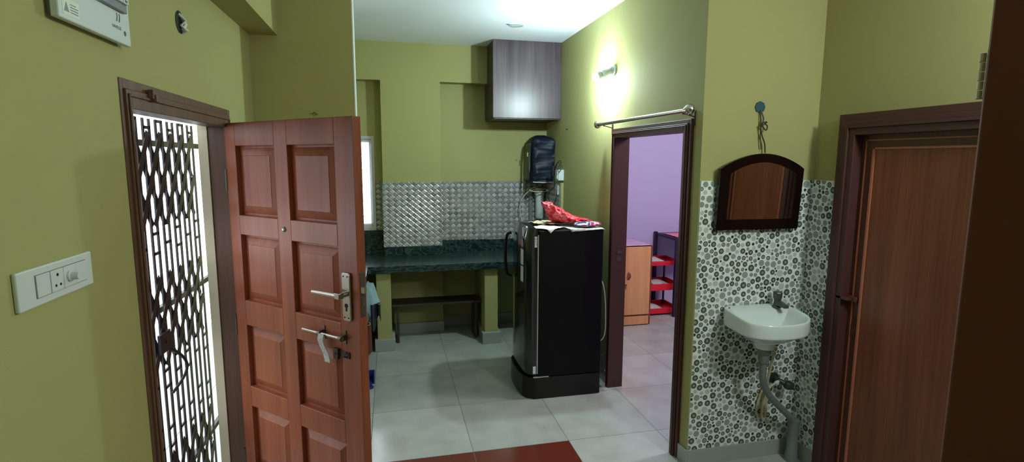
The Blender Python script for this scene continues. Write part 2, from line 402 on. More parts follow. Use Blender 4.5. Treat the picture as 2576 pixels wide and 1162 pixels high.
# left wall with the entrance opening (1.80..2.79, up to 2.0)
mb = MB()
mb.box(FLX0, XL, -2.2, 1.78, 0, ZC); mb.box(FLX0, XL, 2.81, YP, 0, ZC); mb.box(FLX0, XL, 1.78, 2.81, 2.0, ZC)
struct(mb.build('wall_left', 'olive', base=(XL, 1, 0)), 'olive green wall left with the entrance doorway', 'wall')
mb = MB(); mb.box(-0.845, -0.822, 1.772, 1.80, 0, 2.02); mb.box(-0.86, -0.822, 2.757, 2.81, 0, 2.0); mb.box(-0.86, -0.822, 1.8, 2.757, 1.962, 2.0)
struct(mb.build('trim_2', 'cream', base=(-0.84, 2.3, 0)), 'cream plastered outer reveal of the entrance doorway', 'trim')
# partition stub facing the camera; light glint on its end painted as a white strip
struct(MB().box(FLX0, -0.19, YP, YP+0.13, 0, ZC).build('wall_partition', 'olive', base=(-0.5, YP, 0)), 'shaded olive partition wall behind the open wooden door', 'wall')
struct(MB().box(-0.192, -0.186, YP-0.001, YP+0.132, 0, ZC).build('trim_glint', 'white_trim_glint', base=(-0.19, YP, 0)), 'painted white light glint along the end of the olive partition wall', 'trim')
# beam along the left wall
struct(MB().box(XL, -0.597, -2.2, YP, 2.488, ZC).build('trim_3', 'olive', base=(-0.67, 1, 2.488)), 'olive ceiling beam running along the left wall', 'beam')
# kitchen left wall
struct(MB().box(-1.0, -0.878, YP, 6.0, 0, ZC).build('wall_kitchen_left', 'olive', base=(-0.9, 4.5, 0)), 'olive kitchen side wall hidden behind the open door', 'wall')
# back wall with window opening X -0.80..-0.145, z 1.07..2.03 ; recessed plane YB ; beam and column at YC
mb = MB()
mb.box(-0.878, -0.80, YB, YB+0.13, 0, ZC); mb.box(-0.15, 1.78, YB, YB+0.13, 0, ZC)
mb.box(-0.80, -0.15, YB, YB+0.13, 0, 1.07); mb.box(-0.80, -0.15, YB, YB+0.13, 2.03, ZC)
mb.box(-0.878, XR, YC, YB, 2.565, ZC)
mb.box(-0.07, 0.512, YC, YB, 0, 2.565)
struct(mb.build('wall_back', 'olive', base=(0.4, YB, 0)), 'olive kitchen back wall with a shallow column and overhead beam', 'wall')
# right wall (bedroom door opening 2.79..3.77 rough 2.75..3.81, up to 2.0)
mb = MB()
mb.box(XR, XR+0.11, YS+0.0752, 2.75, 0, ZC); mb.box(XR, XR+0.11, 3.81, YB, 0, ZC); mb.box(XR, XR+0.11, 2.75, 3.81, 2.0, ZC)
struct(mb.build('wall_right', 'olive', base=(XR, 4.5, 0)), 'olive wall with the bedroom doorway and wall lamp', 'wall')
struct(MB().box(XR, 4.5, YS, YS+0.075, 0, ZC).build('wall_sink', 'olive', base=(2, YS, 0)), 'olive wall above the round-dotted tiles and wash basin', 'wall')
mb = MB(); mb.box(XS, XS+0.12, 2.40, YS, 0, ZC); mb.box(XS, XS+0.12, 1.50, 2.40, 1.99, ZC); mb.box(XS, XS+0.12, -2.2, 1.50, 0, ZC)
struct(mb.build('wall_bathroom', 'olive', base=(XS, 1.5, 0)), 'olive wall right around the closed brown door', 'wall')
struct(MB().box(-0.878, XS+0.12, -2.3, -2.2, 0, ZC).build('wall_front', 'olive', base=(1, -2.2, 0)), 'olive wall behind the camera', 'wall')
# bedroom shell
struct(MB().box(XR+0.11, 4.6, 5.95, 6.05, 0, ZC).build('wall_bedroom_back', 'purple', base=(3, 5.95, 0)), 'purple bedroom wall seen through the doorway', 'wall')
struct(MB().box(4.5, 4.6, YS, 5.95, 0, ZC).build('wall_bedroom_right', 'purple', base=(4.5, 4.3, 0)), 'purple bedroom side wall', 'wall')
mb = MB(); mb.box(XR+0.11, XR+0.116, 3.85, 5.95, 0, ZC); mb.box(XR+0.11, XR+0.116, YS+0.075, 3.85, 2.03, ZC); mb.box(XR+0.116, 4.5, YS+0.075, YS+0.081, 0, ZC)
struct(mb.build('wall_bedroom_left', 'purple', base=(XR+0.11, 5, 0)), 'purple inner side of the bedroom doorway wall', 'wall')

# skirtings
mb = MB(); mb.box(XR-0.012, XR, YS-0.012, 2.735, 0, 0.098); mb.box(XR, XS, YS-0.012, YS, 0, 0.098); mb.box(XS-0.03, XS-0.006, 2.45, YS-0.012, 0, 0.098)
struct(mb.build('baseboard_sink', 'skirt', base=(1.9, YS, 0), bevel=.002), 'grey tile skirting below the dotted tiles', 'skirting')
mb = MB(); mb.box(-0.07, 0.52, YC-0.03, YC, 0, 0.105); mb.box(0.52, XR, YB-0.012, YB, 0, 0.11)
struct(mb.build('baseboard_back', 'skirt', base=(0.4, YC, 0), bevel=.002), 'pale skirting under the kitchen counter', 'skirting')
struct(MB().box(XR-0.010, XR, 3.84, YB-.02, 0, 0.10).build('baseboard_right', 'skirt', base=(XR, 4.5, 0)), 'grey skirting behind the fridge', 'skirting')

# ------------------------------------------------------------------ door frames
def door_frame(name, xw, xd, y0, y1, zt, w, mat, step, label, wl=None):
    wl = wl or w
    """xw: x of proud room face, xd: x of deep end, stepped moulding facing the room"""
    mb = MB(); lo, hi = sorted((xw, xd)); sgn = 1 if xd > xw else -1
    mb.box(lo, hi, y0+wl*0.35, y0+wl, 0, zt-w*0.35); mb.box(lo, hi, y1-w, y1-w*0.35, 0, zt-w*0.35); mb.box(lo, hi, y0+wl, y1-w, zt-w, zt-w*0.35)
    # outer step slightly lower, inner ridge
    x1 = xw + sgn*step; lo, hi = sorted((x1, xd))
    mb.box(lo, hi, y0, y0+wl*0.35, 0, zt); mb.box(lo, hi, y1-w*0.35, y1, 0, zt); mb.box(lo, hi, y0+wl*.35, y1-w*.35, zt-w*0.35, zt)
    x2 = xw - sgn*0.006; lo, hi = sorted((x2, xw))
    for a, b in ((y0+wl*.5, y0+wl*.6), (y1-w*.6, y1-w*.5)): mb.box(lo, hi, a, b, 0, zt-w*.5)
    mb.box(lo, hi, y0+wl*.6, y1-w*.6, zt-w*.6, zt-w*.5)
    o = mb.build(name, mat, base=(xw, (y0+y1)/2, 0), bevel=.003)
    return struct(o, label, 'door frame')
door_frame('trim_4', -0.736, -0.822, 1.770, 2.85, 2.03, 0.085, 'frame_brown', 0.008, 'brown wooden entrance door frame with moulded edge', wl=.052)
bk = MB().box(-0.736, -0.720, 1.93, 1.965, 1.985, 2.015).box(-0.736, -0.714, 1.937, 1.958, 1.978, 2.0).build('bolt_bracket', 'frame_brown', base=(-0.72, 1.95, 1.98), bevel=.002)
tag(bk, 'small brown bolt bracket on the entrance frame lintel', 'bracket')
door_frame('trim_5', 1.642, 1.768, 2.735, 3.835, 2.03, 0.068, 'frame_maroon', 0.01, 'dark maroon frame of the open bedroom doorway')
mb = MB()
for zz in (1.02, 1.08): mb.box(1.69, 1.73, 3.7645, 3.7672, zz, zz+0.03)
struct(mb.build('trim_6', 'dull_steel', base=(1.7, 3.76, 1.0)), 'small worn strike plates on the bedroom door jamb', 'strike plate')

# bathroom door (closed) in wall XS
mb = MB()
y0, y1, zt = 1.52, 2.44, 2.04
for (a, b, x) in ((0, 0.035, 2.352), (0.035, 0.06, 2.342), (0.06, 0.075, 2.335), (0.075, 0.11, 2.345)):
    mb.box(x, 2.43, y1-b, y1-a, 0, zt-a); mb.box(x, 2.43, y0+a, y0+b, 0, zt-a); mb.box(x, 2.43, y0+b, y1-b, zt-b, zt-a)
struct(mb.build('trim_7', 'frame_maroon', base=(2.4, 2.0, 0), bevel=.002), 'stepped dark maroon frame around the closed brown door', 'door frame')
d2 = thing('door_2', (2.40, 1.98, 0), 'closed brown veneer door on the right wall with light beading', 'door'); d2['kind'] = 'structure'
ya, yb = 1.63, 2.33
mb = MB(); mb.box(2.402, 2.44, ya, yb, 0.012, 1.93)
mb.build('leaf', 'door2_frame', d2)
MB().box(2.396, 2.402, ya+0.085, yb-0.085, 0.10, 1.855).build('veneer_panel', 'door2', d2)
mb = MB()
for yy in (ya+0.075, yb-0.085): mb.box(2.390, 2.402, yy, yy+0.014, 0.10, 1.866)
for zz in (0.09, 1.855): mb.box(2.390, 2.402, ya+0.075, yb-0.074, zz, zz+0.011)
mb.build('beading', 'bead', d2, bevel=.002)
mb = MB()
for yy in (ya+0.025, yb-0.030): mb.box(2.396, 2.402, yy, yy+0.006, 0.03, 1.905)
mb.box(2.396, 2.402, ya+0.025, yb-0.024, 1.899, 1.905)
mb.build('outer_beading', 'bead', d2)
mb = MB(); mb.box(2.372, 2.402, 2.265, 2.325, 1.058, 1.082); mb.box(2.345, 2.375, 2.285, 2.36, 1.062, 1.078); mb.box(2.386, 2.402, 2.27, 2.28, 1.045, 1.06)
mb.build('sliding_bolt', 'door2_frame', d2, bevel=.002)
mb = MB(); mb.box(2.397, 2.402, 2.268, 2.315, 0.86, 0.93); mb.tube([(2.402, 2.285, 0.885), (2.388, 2.285, 0.885)], .005)
mb.build('lock_plate', 'door2_frame', d2)

# near dark door leaf at the right edge of the view, open towards the camera
fd = thing('door_3', (0.870, 0.640, 0), 'dark brown open door leaf close by at the far right edge', 'door'); fd['kind'] = 'structure'
e = Vector((0.870, 0.640, 0)); dd = Vector((0.62, -0.785, 0)).normalized(); nn = Vector((dd.y, -dd.x, 0))
def leafbox(mb, a, b, c, d_, z0, z1):
    v = [e + dd*x + nn*y + Vector((0, 0, z)) for z in (z0, z1) for y in (c, d_) for x in (a, b)]
    mb.add(v, [(0,2,3,1), (4,5,7,6), (0,1,5,4), (2,6,7,3), (0,4,6,2), (1,3,7,5)])
mb = MB(); leafbox(mb, 0.0, 0.80, -0.035, 0.0, 0.01, 2.07); mb.build('leaf', 'fgdoor', fd, bevel=.003)
for zc in (1.93, 0.3):
    mb = MB()
    for k in range(5):
        mb.tube([e - dd*0.004 + nn*(-0.037) + Vector((0, 0, zc-.035+k*.014)), e - dd*.004 + nn*(-0.037) + Vector((0, 0, zc-.035+k*.014+.0125))], .0045 if k % 2 else .0052, 12)
    leafbox(mb, -0.001, 0.0, -0.035, -0.008, zc-.035, zc+.035)
    mb.build('hinge', 'steel', fd)

# ------------------------------------------------------------------ main open door leaf (6 x panelled)
A = Vector((-0.748, 2.757, 0)); ang = R(-44.58)
md = bpy.data.objects.new('door_1', None); COL.objects.link(md); md.location = A; md.rotation_euler = (0, 0, ang); md['_b'] = (0, 0, 0)
tag(md, 'open reddish varnished wooden entrance door with raised panels and steel handle', 'door'); md['kind'] = 'structure'
W, T = 0.862, 0.042          # local: x along leaf, y=0 front face (viewer side is -y), +y back
ZB, ZT = 0.012, 1.963
cols = ((0.080, 0.368), (0.456, 0.752)); rows = ((0.285, 0.597), (0.700, 1.008), (1.130, 1.447), (1.538, 1.858))
mb = MB()
xs = [0, cols[0][0], cols[0][1], cols[1][0], cols[1][1], W]
zs = [ZB] + [z for r in rows for z in r] + [ZT]
for i in (0, 2, 4):
    z0, z1 = ZB, ZT
    mb.box(xs[i], xs[i+1], 0, T, z0, z1)
for i in (1, 3):
    for j in range(0, len(zs), 2): mb.box(xs[i], xs[i+1], 0, T, zs[j], zs[j+1])
leaf = mb.build('leaf', 'door', md, bevel=.0025)
for (x0, x1) in cols:
    for (z0, z1) in rows:
        mb = MB()
        for (yo, yi, s) in ((0.025, 0.007, 1), (T-0.013, T-0.005, -1)):
            o_ = [(x0, yo, z0), (x1, yo, z0), (x1, yo, z1), (x0, yo, z1)]
            k = 0.010; g_ = [(x0+k, yo, z0+k), (x1-k, yo, z0+k), (x1-k, yo, z1-k), (x0+k, yo, z1-k)]
            k = 0.044; a_ = [(x0+k, yi+.002*s, z0+k), (x1-k, yi+.002*s, z0+k), (x1-k, yi+.002*s, z1-k), (x0+k, yi+.002*s, z1-k)]
            k = 0.046; b_ = [(x0+k, yi, z0+k), (x1-k, yi, z0+k), (x1-k, yi, z1-k), (x0+k, yi, z1-k)]
            vs = o_ + g_ + a_ + b_
            fs = []
            for r_ in range(3):
                for q in range(4): fs.append((r_*4+q, r_*4+(q+1) % 4, (r_+1)*4+(q+1) % 4, (r_+1)*4+q))
            fs.append((12, 13, 14, 15)); mb.add(vs, fs)
        mb.build('raised_panel', 'door', md)
# handle set
hp = MB()
def rrect(x0, x1, z0, z1, r, n=5):
    p = []
    for cx, cz, a0 in ((x1-r, z1-r, 0), (x0+r, z1-r, 90), (x0+r, z0+r, 180), (x1-r, z0+r, 270)):
        for k in range(n+1):
            t = R(a0 + 90*k/n); p.append((cx + r*math.cos(t), cz + r*math.sin(t)))
    return p
hp.prism(rrect(0.778, 0.825, 1.148, 1.348, .012), lambda x, z: (x, 0, z), lambda x, z: (x, -0.012, z))
hpo = hp.build('handle_plate', 'steel', md, bevel=.003)
mb = MB(); mb.tube([(0.805, -.011, 1.262), (0.805, -.05, 1.262)], .011, 14)
mb.box(0.790, 0.818, -.062, -.036, 1.250, 1.274)
mb.tube([(0.80, -.052, 1.262), (0.70, -.055, 1.262), (0.655, -.058, 1.262)], [.0105, .010, .0095], 12)
mb.build('lever', 'steel', hpo, bevel=.002, smooth=True)
mb = MB(); mb.lathe([(0, .009), (.002, .009)], (0.802, -.0115, 1.213), (0, -1, 0), 16); mb.box(.798, .806, -.0135, -.0115, 1.19, 1.212)
mb.build('keyhole', 'dark_hole', hpo)
mb = MB()
for x in (.79, .813):
    for z in (1.333, 1.163): mb.lathe([(0, .0035), (.0015, .003)], (x, -.012, z), (0, -1, 0), 10)
mb.build('screw', 'dark_hole', hpo)
# lock faceplate on the edge
mb = MB(); mb.box(W-.001, W+.002, 0.008, 0.034, 1.168, 1.352); lf = mb.build('lock_faceplate', 'dull_steel', md, bevel=.0008)
mb = MB(); mb.prism([(0, 0), (.016, .004), (.018, .014), (0, .014)], lambda a, b: (W+.002+a, .010+b, 1.268), lambda a, b: (W+.002+a, .010+b, 1.292)); mb.build('latch_bolt', 'steel', lf)
mb = MB(); mb.box(W+.002, W+.004, .014, .028, 1.215, 1.245); mb.build('deadbolt', 'steel', lf)
# tower bolt
mb = MB(); mb.tube([(0.535, -.024, 1.074), (0.785, -.024, 1.074)], .0068, 12)
tb = mb.build('tower_bolt', 'steel', md, smooth=True)
for x in (0.645, 0.775):
    mb = MB(); mb.box(x-.008, x+.008, -.004, 0, 1.045, 1.103); mb.tube([(x-.008, -.024, 1.074), (x+.008, -.024, 1.074)], .0125, 14); mb.box(x-.007, x+.007, -.024, -.003, 1.062, 1.086)
    mb.build('bracket', 'dull_steel', tb, bevel=.001)
mb = MB()
pth = [(0.668, -.036, 1.079), (0.662, -.038, 1.05), (0.665, -.030, 1.02), (0.682, -.026, .99), (0.690, -.028, .958)]
def strip(u, v):
    i = min(int(v*4), 3); t = v*4-i; a = Vector(pth[i]); b = Vector(pth[i+1]); p = a.lerp(b, t); return (p.x + (u-.5)*.034, p.y, p.z)
mb.grid(2, 16, strip); bolt_h = mb.build('hasp_strip', 'label_white', tb, solid=.002)
# latch ring/staple beneath
mb = MB(); mb.box(.715, .80, -.005, 0, .985, 1.012); mb.box(.714, .742, -.016, -.004, .975, 1.022); mb.tube([(.785, -.005, .99), (.785, -.024, 1.0), (.785, -.005, 1.012)], .004, 8)
mb.lathe([(0, .006), (.003, .006)], (.728, -.016, 1.0), (0, -1, 0), 12)
mb.build('staple', 'hasp', md, bevel=.001)
# peephole
mb = MB(); mb.lathe([(0, .012), (.004, .011), (.006, .008)], (0.410, 0, 1.494), (0, -1, 0), 20); ph = mb.build('peephole', 'dull_steel', md, smooth=True)
mb = MB(); mb.lathe([(0.005, .006), (.008, .004)], (0.410, 0, 1.494), (0, -1, 0), 14); mb.build('lens', 'chrome', ph, smooth=True)
for zc in (0.3, 1.0, 1.7):
    mb = MB(); mb.tube([(-0.004, .0, zc-.05), (-.004, .0, zc+.05)], .006, 10); mb.build('hinge', 'dull_steel', md)

# ------------------------------------------------------------------ collapsible gate outside
gate = thing('collapsible_gate', (-0.93, 2.3, 0), 'dark folding lattice security gate outside the open doorway', 'gate')
XG = -0.925
ys = [1.56 + i*0.1175 for i in range(12)]
for i, y in enumerate(ys):
    mb = MB()
    for s in (-1, 1): mb.box(XG-.003, XG+.003, y+s*.028-.007, y+s*.028+.007, 0.03, 1.955)
    for k, z in enumerate([.05, .60, .68, .86, .93, 1.42, 1.50, 1.92]):
        z2 = z + (0.0 if i % 2 else .03); mb.box(XG-.003, XG+.003, y-.03, y+.03, z2-.006, z2+.006)
    mb.build('upright_channel', 'gate', gate)
bands = [(1.53, 1.90), (0.95, 1.32), (0.16, 0.56)]
for i in range(len(ys)-1):
    for (z0, z1) in bands:
        mb = MB(); n = 2; h = (z1-z0)/n
        for k in range(n):
            a, b = ys[i], ys[i+1]
            mb.bar((XG+.005, a, z0+k*h), (XG+.005, b, z0+(k+1)*h), .032, .003, upv=(1, 0, 0))
            mb.bar((XG-.005, b, z0+k*h), (XG-.005, a, z0+(k+1)*h), .032, .003, upv=(1, 0, 0))
        mb.build('lattice_bar', 'gate', gate)
mb = MB(); mb.box(XG+.008, XG+.020, 2.30, 2.40, 1.02, 1.10); mb.lathe([(0, .009), (.003, .009)], (XG+.020, 2.355, 1.06), (1, 0, 0), 12)
mb.build('lock_box', 'gate', gate, bevel=.003)
mb = MB(); pts = []
for k in range(13):
    t = k/12; pts.append((XG+.008+.045*math.sin(math.pi*t), 2.40 + .05*math.sin(math.pi*t), .82+.20*(1-t)))
mb.tube(pts, .006, 10); mb.build('pull_handle', 'gate', gate, smooth=True)
rail = thing('steel_rail_frame', (-1.02, 2.5, 0), 'dark horizontal rails just beyond the folding lattice gate', 'railing')
for z in (0.28, 1.13, 1.865): MB().box(-1.03, -1.01, 1.5, 3.45, z-.013, z+.013).build('rail', 'gate', rail)
for y in (1.5, 3.45): MB().box(-1.035, -1.005, y-.015, y+.015, 0, 2.0).build('post', 'gate', rail)
struct(MB().box(-2.6, -2.48, -1, 6, 0, 0.75).build('wall_parapet', 'cream', base=(-2.5, 2, 0)), 'cream low parapet wall outside beyond the gate', 'wall')

# ------------------------------------------------------------------ window in the kitchen recess
wn = bpy.data.objects.new('window_1', None); COL.objects.link(wn); wn['_b'] = (-0.47, YB, 1.07); wn.location = wn['_b']
struct(wn, 'bright aluminium framed kitchen window partly behind the open door', 'window')
mb = MB()
x0, x1, z0, z1 = -0.80, -0.150, 1.07, 2.03
for (a, b, c, d_) in ((x0, x0+.03, z0, z1), (x1-.03, x1, z0, z1), (x0+.03, x1-.03, z0, z0+.035), (x0+.03, x1-.03, z1-.03, z1)): mb.box(a, b, YB-.012, YB+.05, c, d_)
mb.build('window_frame', 'uv', wn, bevel=.003)
mb = MB()
for (xa, xb, yy) in ((x0+.03, -.46, .012), (-.49, x1-.03, .03)):
    for (a, b, c, d_) in ((xa, xa+.022, z0+.035, z1-.03), (xb-.022, xb, z0+.035, z1-.03), (xa+.022, xb-.022, z0+.035, z0+.07), (xa+.022, xb-.022, z1-.065, z1-.03)): mb.box(a, b, YB+yy, YB+yy+.016, c, d_)
mb.build('sliding_sash', 'uv', wn, bevel=.002)
MB().box(x0+.03, x1-.03, YB+.020, YB+.023, z0+.04, z1-.04).build('pane', 'glass', wn)
mb = MB()
for k in range(5): mb.box(x0, x1, YB+.10, YB+.112, 1.2+k*.16, 1.212+k*.16)
mb.build('grille', 'uv', wn)

# ------------------------------------------------------------------ kitchen counter, supports, tiles
ct = MB()
L_ = [(-0.216, 3.55), (-0.216, 4.95), (1.665, 4.95), (1.665, YB-.001), (0.512+.001, YB-.001), (0.513, YC-.001), (-.071, YC-.001), (-.071, YB-.001), (-0.877, YB-.001), (-0.877, 3.55)]
ct.prism(L_, lambda x, y: (x, y, .755), lambda x, y: (x, y, .82))
cto = ct.build('kitchen_counter', 'marble', base=(0.4, 5.2, .755), bevel=.003)
tag(cto, 'dark green veined marble kitchen counter on olive supports', 'counter')
def support(x0, x1, y0, y1, lab):
    o = thing('counter_support', ((x0+x1)/2, (y0+y1)/2, 0), lab, 'counter support', 'masonry supports under the counter')
    MB().box(x0, x1, y0, y1, .004, .755).build('pier', 'olive', o)
    mb = MB(); k = .028; mb.box(x0-k, x1+k, y0-k, y1, 0, .115); mb.build('plinth', 'skirt', o, bevel=.004)
support(-.150, -.018, 5.0, YC-.031, 'olive masonry pier under the counter beside the hanging cloth')
support(.872, 1.0, 5.0, YB-.013, 'olive masonry pier under the counter beside the fridge')
mb = MB(); mb.box(-.095+.024, .512, YC-.018, YC-.0005, .8202, .912)
o = tag(mb.build('stone_upstand', 'marble', base=(.2, YC, .82), bevel=.002), 'long dark stone upstand behind the counter at the column', 'upstand', 'stone upstands along the counter')
mb = MB(); mb.box(.514, 1.30, YB-.020, YB-.0005, .8202, .945)
o = tag(mb.build('stone_upstand', 'marble', base=(.9, YB, .82), bevel=.002), 'chipped dark stone upstand behind the counter, recessed towards the fridge', 'upstand', 'stone upstands along the counter')
mb = MB(); mb.box(-.80, -.26, YB-.015, YB-.0005, .8202, 1.068); mb.box(-.258, -.075, YB-.015, YB-.0005, .8202, 1.068)
o = tag(mb.build('stone_upstand', 'marble', base=(-.4, YB, .82), bevel=.001), 'tall dark stone slab below the kitchen window', 'upstand', 'stone upstands along the counter')
mb = MB()
mb.box(-.078, .512, YC-.008, YC-.0004, .914, 1.568)
struct(mb.build('wall_tile_column', 'weave', base=(.2, YC, .914)), 'silver grey embossed diamond tiles on the shallow column above the counter', 'wall tiles')
struct(MB().box(.512, 1.639, YB-.008, YB-.0004, .947, 1.568).build('wall_tile_recess', 'weave', base=(1.1, YB, .947)), 'silver grey embossed diamond tiles behind the fridge top', 'wall tiles')
struct(MB().box(-.146, -.078, YB-.008, YB-.0004, 1.070, 1.568).build('wall_tile_strip', 'weave', base=(-.1, YB, 1.07)), 'narrow shaded diamond tile strip beside the kitchen window', 'wall tiles')
mb = MB(); mb.box(1.645, XR-.0005, 5.03, YB-.009, .83, 1.572)
struct(mb.build('wall_tile_return', ['olive'], base=(XR, 5.1, .83)), 'olive plaster build-out beside the corner tiles', 'wall')
struct(MB().box(1.639, 1.645, 5.05, YB-.009, .83, 1.570).build('wall_tile_side', 'weave', base=(1.64, 5.3, .83)), 'embossed diamond tiles on the corner side wall', 'wall tiles')
# bench below the counter
bn = thing('low_bench', (.44, 5.3, 0), 'low dark wooden bench under the marble counter', 'bench')
mb = MB(); mb.box(-.012, .862, 5.16, 5.42, .372, .392); mb.build('seat', 'bench', bn, bevel=.003)
for x in (.03, .80): mb = MB(); mb.box(x, x+.022, 5.18, 5.40, 0, .372); mb.build('leg', 'bench', bn, bevel=.002)
# overhead cabinet
cb = thing('overhead_cabinet', (1.33, 5.3, 2.19), 'dark streaked laminate box cabinet at the ceiling corner', 'cabinet')
mb = MB(); mb.box(.992, 1.668, 5.168, YC-.001, 2.205, ZC-.001); mb.box(.992, 1.668, YC-.001, YB-.001, 2.205, 2.564); mb.build('body', 'laminate_side', cb, bevel=.002)
mb = MB(); mb.box(.985, 1.668, 5.15, 5.167, 2.20, ZC-.001); mb.build('front_panel', 'laminate', cb, bevel=.002)
mb = MB(); mb.box(.998, 1.666, 5.168, YB-.002, 2.192, 2.204); mb.build('bottom_board', 'laminate_side', cb)

# ------------------------------------------------------------------ covered water purifier in the corner
wp = thing('water_purifier', (1.53, 5.45, 1.56), 'navy nylon covered water purifier high in the kitchen corner, like a backpack', 'water purifier')
mb = MB()
n = 56; rings = 44
prev = []
vs = []; fs = []
for j in range(rings+1):
    t = j/rings; z = 1.572 + t*.478
    # rounded top
    k = 1 - max(0, (t-.80)/.20)**2.6*.62
    k2 = 1 - max(0, (t-.84)/.16)**2.6*.75
    cx, cy = 1.552 + .012*math.sin(t*3), 5.475
    hx, hy = .136*k*(.95+.05*math.sin(t*math.pi)), .150*k2
    for i in range(n):
        a = 2*math.pi*i/n; ca, sa = math.cos(a), math.sin(a)
        x = math.copysign(abs(ca)**.34, ca)*hx; y = math.copysign(abs(sa)**.34, sa)*hy
        w_ = noise.noise(Vector((x*10+z*6, y*12, z*10-x*9)))*.018 + noise.noise(Vector((x*30+z*10, y*30, z*50-x*20)))*.006
        vs.append((cx+x*(1+w_*3), min(cy+y*(1+w_*3)-w_, YB-.010), z + .02*k*(1-abs(ca))*0))
for j in range(rings):
    for i in range(n): fs.append((j*n+i, j*n+(i+1) % n, (j+1)*n+(i+1) % n, (j+1)*n+i))
fs.append(tuple(reversed(range(n)))); fs.append(tuple(range(rings*n, (rings+1)*n)))
mb.add(vs, fs); cv = mb.build('cover', 'navy', wp, smooth=True)
mb = MB(); mb.grid(6, 12, lambda u, v: (1.404 + .012*v*v - .006*math.sin(math.pi*u), 5.350+u*.22, 1.585+v*.38)); mb.build('side_mesh', 'mesh_grey', wp, solid=.004, smooth=True)
mb = MB(); mb.tube([(1.405, 5.34, 1.59), (1.402, 5.34, 1.66), (1.403, 5.40, 1.70), (1.404, 5.45, 1.66), (1.405, 5.455, 1.59)], .005, 8); mb.tube([(1.421, 5.332, 1.58), (1.412, 5.332, 1.8), (1.415, 5.334, 1.97)], .003, 6); mb.build('piping', 'matte_black', wp, smooth=True)
MB().box(1.392, 1.400, 5.39, 5.42, 1.83, 1.87).build('patch', 'label_white', wp)
mb = MB(); mb.box(1.44, 1.66, 5.345, YB-.009, 1.556, 1.572); mb.build('bottom_plate', 'matte_black', wp, bevel=.004)
mb = MB(); mb.tube([(1.44, 5.338, 1.568), (1.55, 5.330, 1.562), (1.655, 5.338, 1.568)], .005, 8); mb.build('bottom_rim', 'white_pl', wp, smooth=True)
# pre filter
pf = thing('filter_housing', (1.585, 5.56, 1.15), 'white cylindrical pre-filter below the navy covered purifier', 'water filter')
mb = MB(); mb.lathe([(0, .036), (.01, .043), (.25, .045), (.255, .05), (.30, .05), (.305, .045), (.33, .045)], (1.575, 5.56, 1.165), (0, 0, 1), 24); mb.build('housing', 'white_pl', pf, smooth=True)
mb = MB(); mb.box(1.525, 1.63, 5.605, 5.631, 1.38, 1.45); mb.build('bracket', 'grey_pl', pf)
mb = MB(); mb.tube([(1.49, 5.615, 1.50), (1.492, 5.615, 1.2), (1.49, 5.612, 1.0)], .022, 12); mb.build('conduit', 'grey_pl', pf, smooth=True)
mb = MB()
pts = [(1.60, 5.50, 1.548), (1.56, 5.47, 1.528), (1.47, 5.46, 1.50), (1.44, 5.47, 1.475), (1.50, 5.45, 1.462), (1.60, 5.46, 1.462), (1.64, 5.48, 1.475), (1.60, 5.49, 1.488), (1.50, 5.47, 1.485), (1.42, 5.50, 1.45), (1.37, 5.55, 1.36), (1.36, 5.57, 1.25), (1.39, 5.58, 1.12), (1.42, 5.58, 1.02), (1.43, 5.58, .90)]
def smoothpath(p, k=5):
    p = [Vector(x) for x in p]; out = []
    for i in range(len(p)-1):
        a, b, c, d = p[max(i-1, 0)], p[i], p[i+1], p[min(i+2, len(p)-1)]
        for j in range(k):
            t = j/k; out.append(.5*((2*b) + (c-a)*t + (2*a-5*b+4*c-d)*t*t + (3*b-a-3*c+d)*t**3))
    return out + [p[-1]]
mb.tube(smoothpath(pts), .0045, 8); tag(mb.build('water_tube', 'pipe_white', base=pts[0], smooth=True), 'thin white water tube looping below the covered purifier', 'tube')
# adapter and socket on the side wall
ad = thing('power_adapter', (1.63, 5.08, 1.60), 'white power adapter with coiled black cable beside the covered purifier', 'power adapter')
mb = MB(); mb.box(1.612, XR-.001, 5.02, 5.10, 1.595, 1.70); mb.build('casing', 'white_pl', ad, bevel=.004)
mb = MB(); mb.box(1.600, 1.6115, 5.03, 5.09, 1.61, 1.70); mb.build('face', 'white_pl', ad, bevel=.002)
mb = MB(); mb.box(1.57, 1.60, 5.085, 5.125, 1.64, 1.735); mb.build('plug', 'matte_black', ad, bevel=.003)
pts = [(1.60, 5.08, 1.70), (1.60, 5.03, 1.76), (1.62, 5.01, 1.79), (1.635, 5.02, 1.76), (1.60, 5.0, 1.72), (1.605, 4.99, 1.68), (1.64, 5.0, 1.73), (1.61, 5.02, 1.77), (1.59, 5.04, 1.74), (1.585, 5.05, 1.68), (1.588, 5.07, 1.60), (1.60, 5.12, 1.53), (1.56, 5.16, 1.47), (1.56, 5.16, 1.39), (1.60, 5.14, 1.35), (1.625, 5.12, 1.42), (1.625, 5.13, 1.50)]
mb = MB(); mb.tube(smoothpath(pts), .0035, 8); mb.build('cable', 'matte_black', ad, smooth=True)
so = MB(); so.box(1.628, 1.6385, 5.09, 5.17, 1.45, 1.56)
tag(so.build('wall_socket', 'white_pl', base=(1.63, 5.13, 1.45), bevel=.003), 'white wall socket on the tiled corner side wall', 'socket')

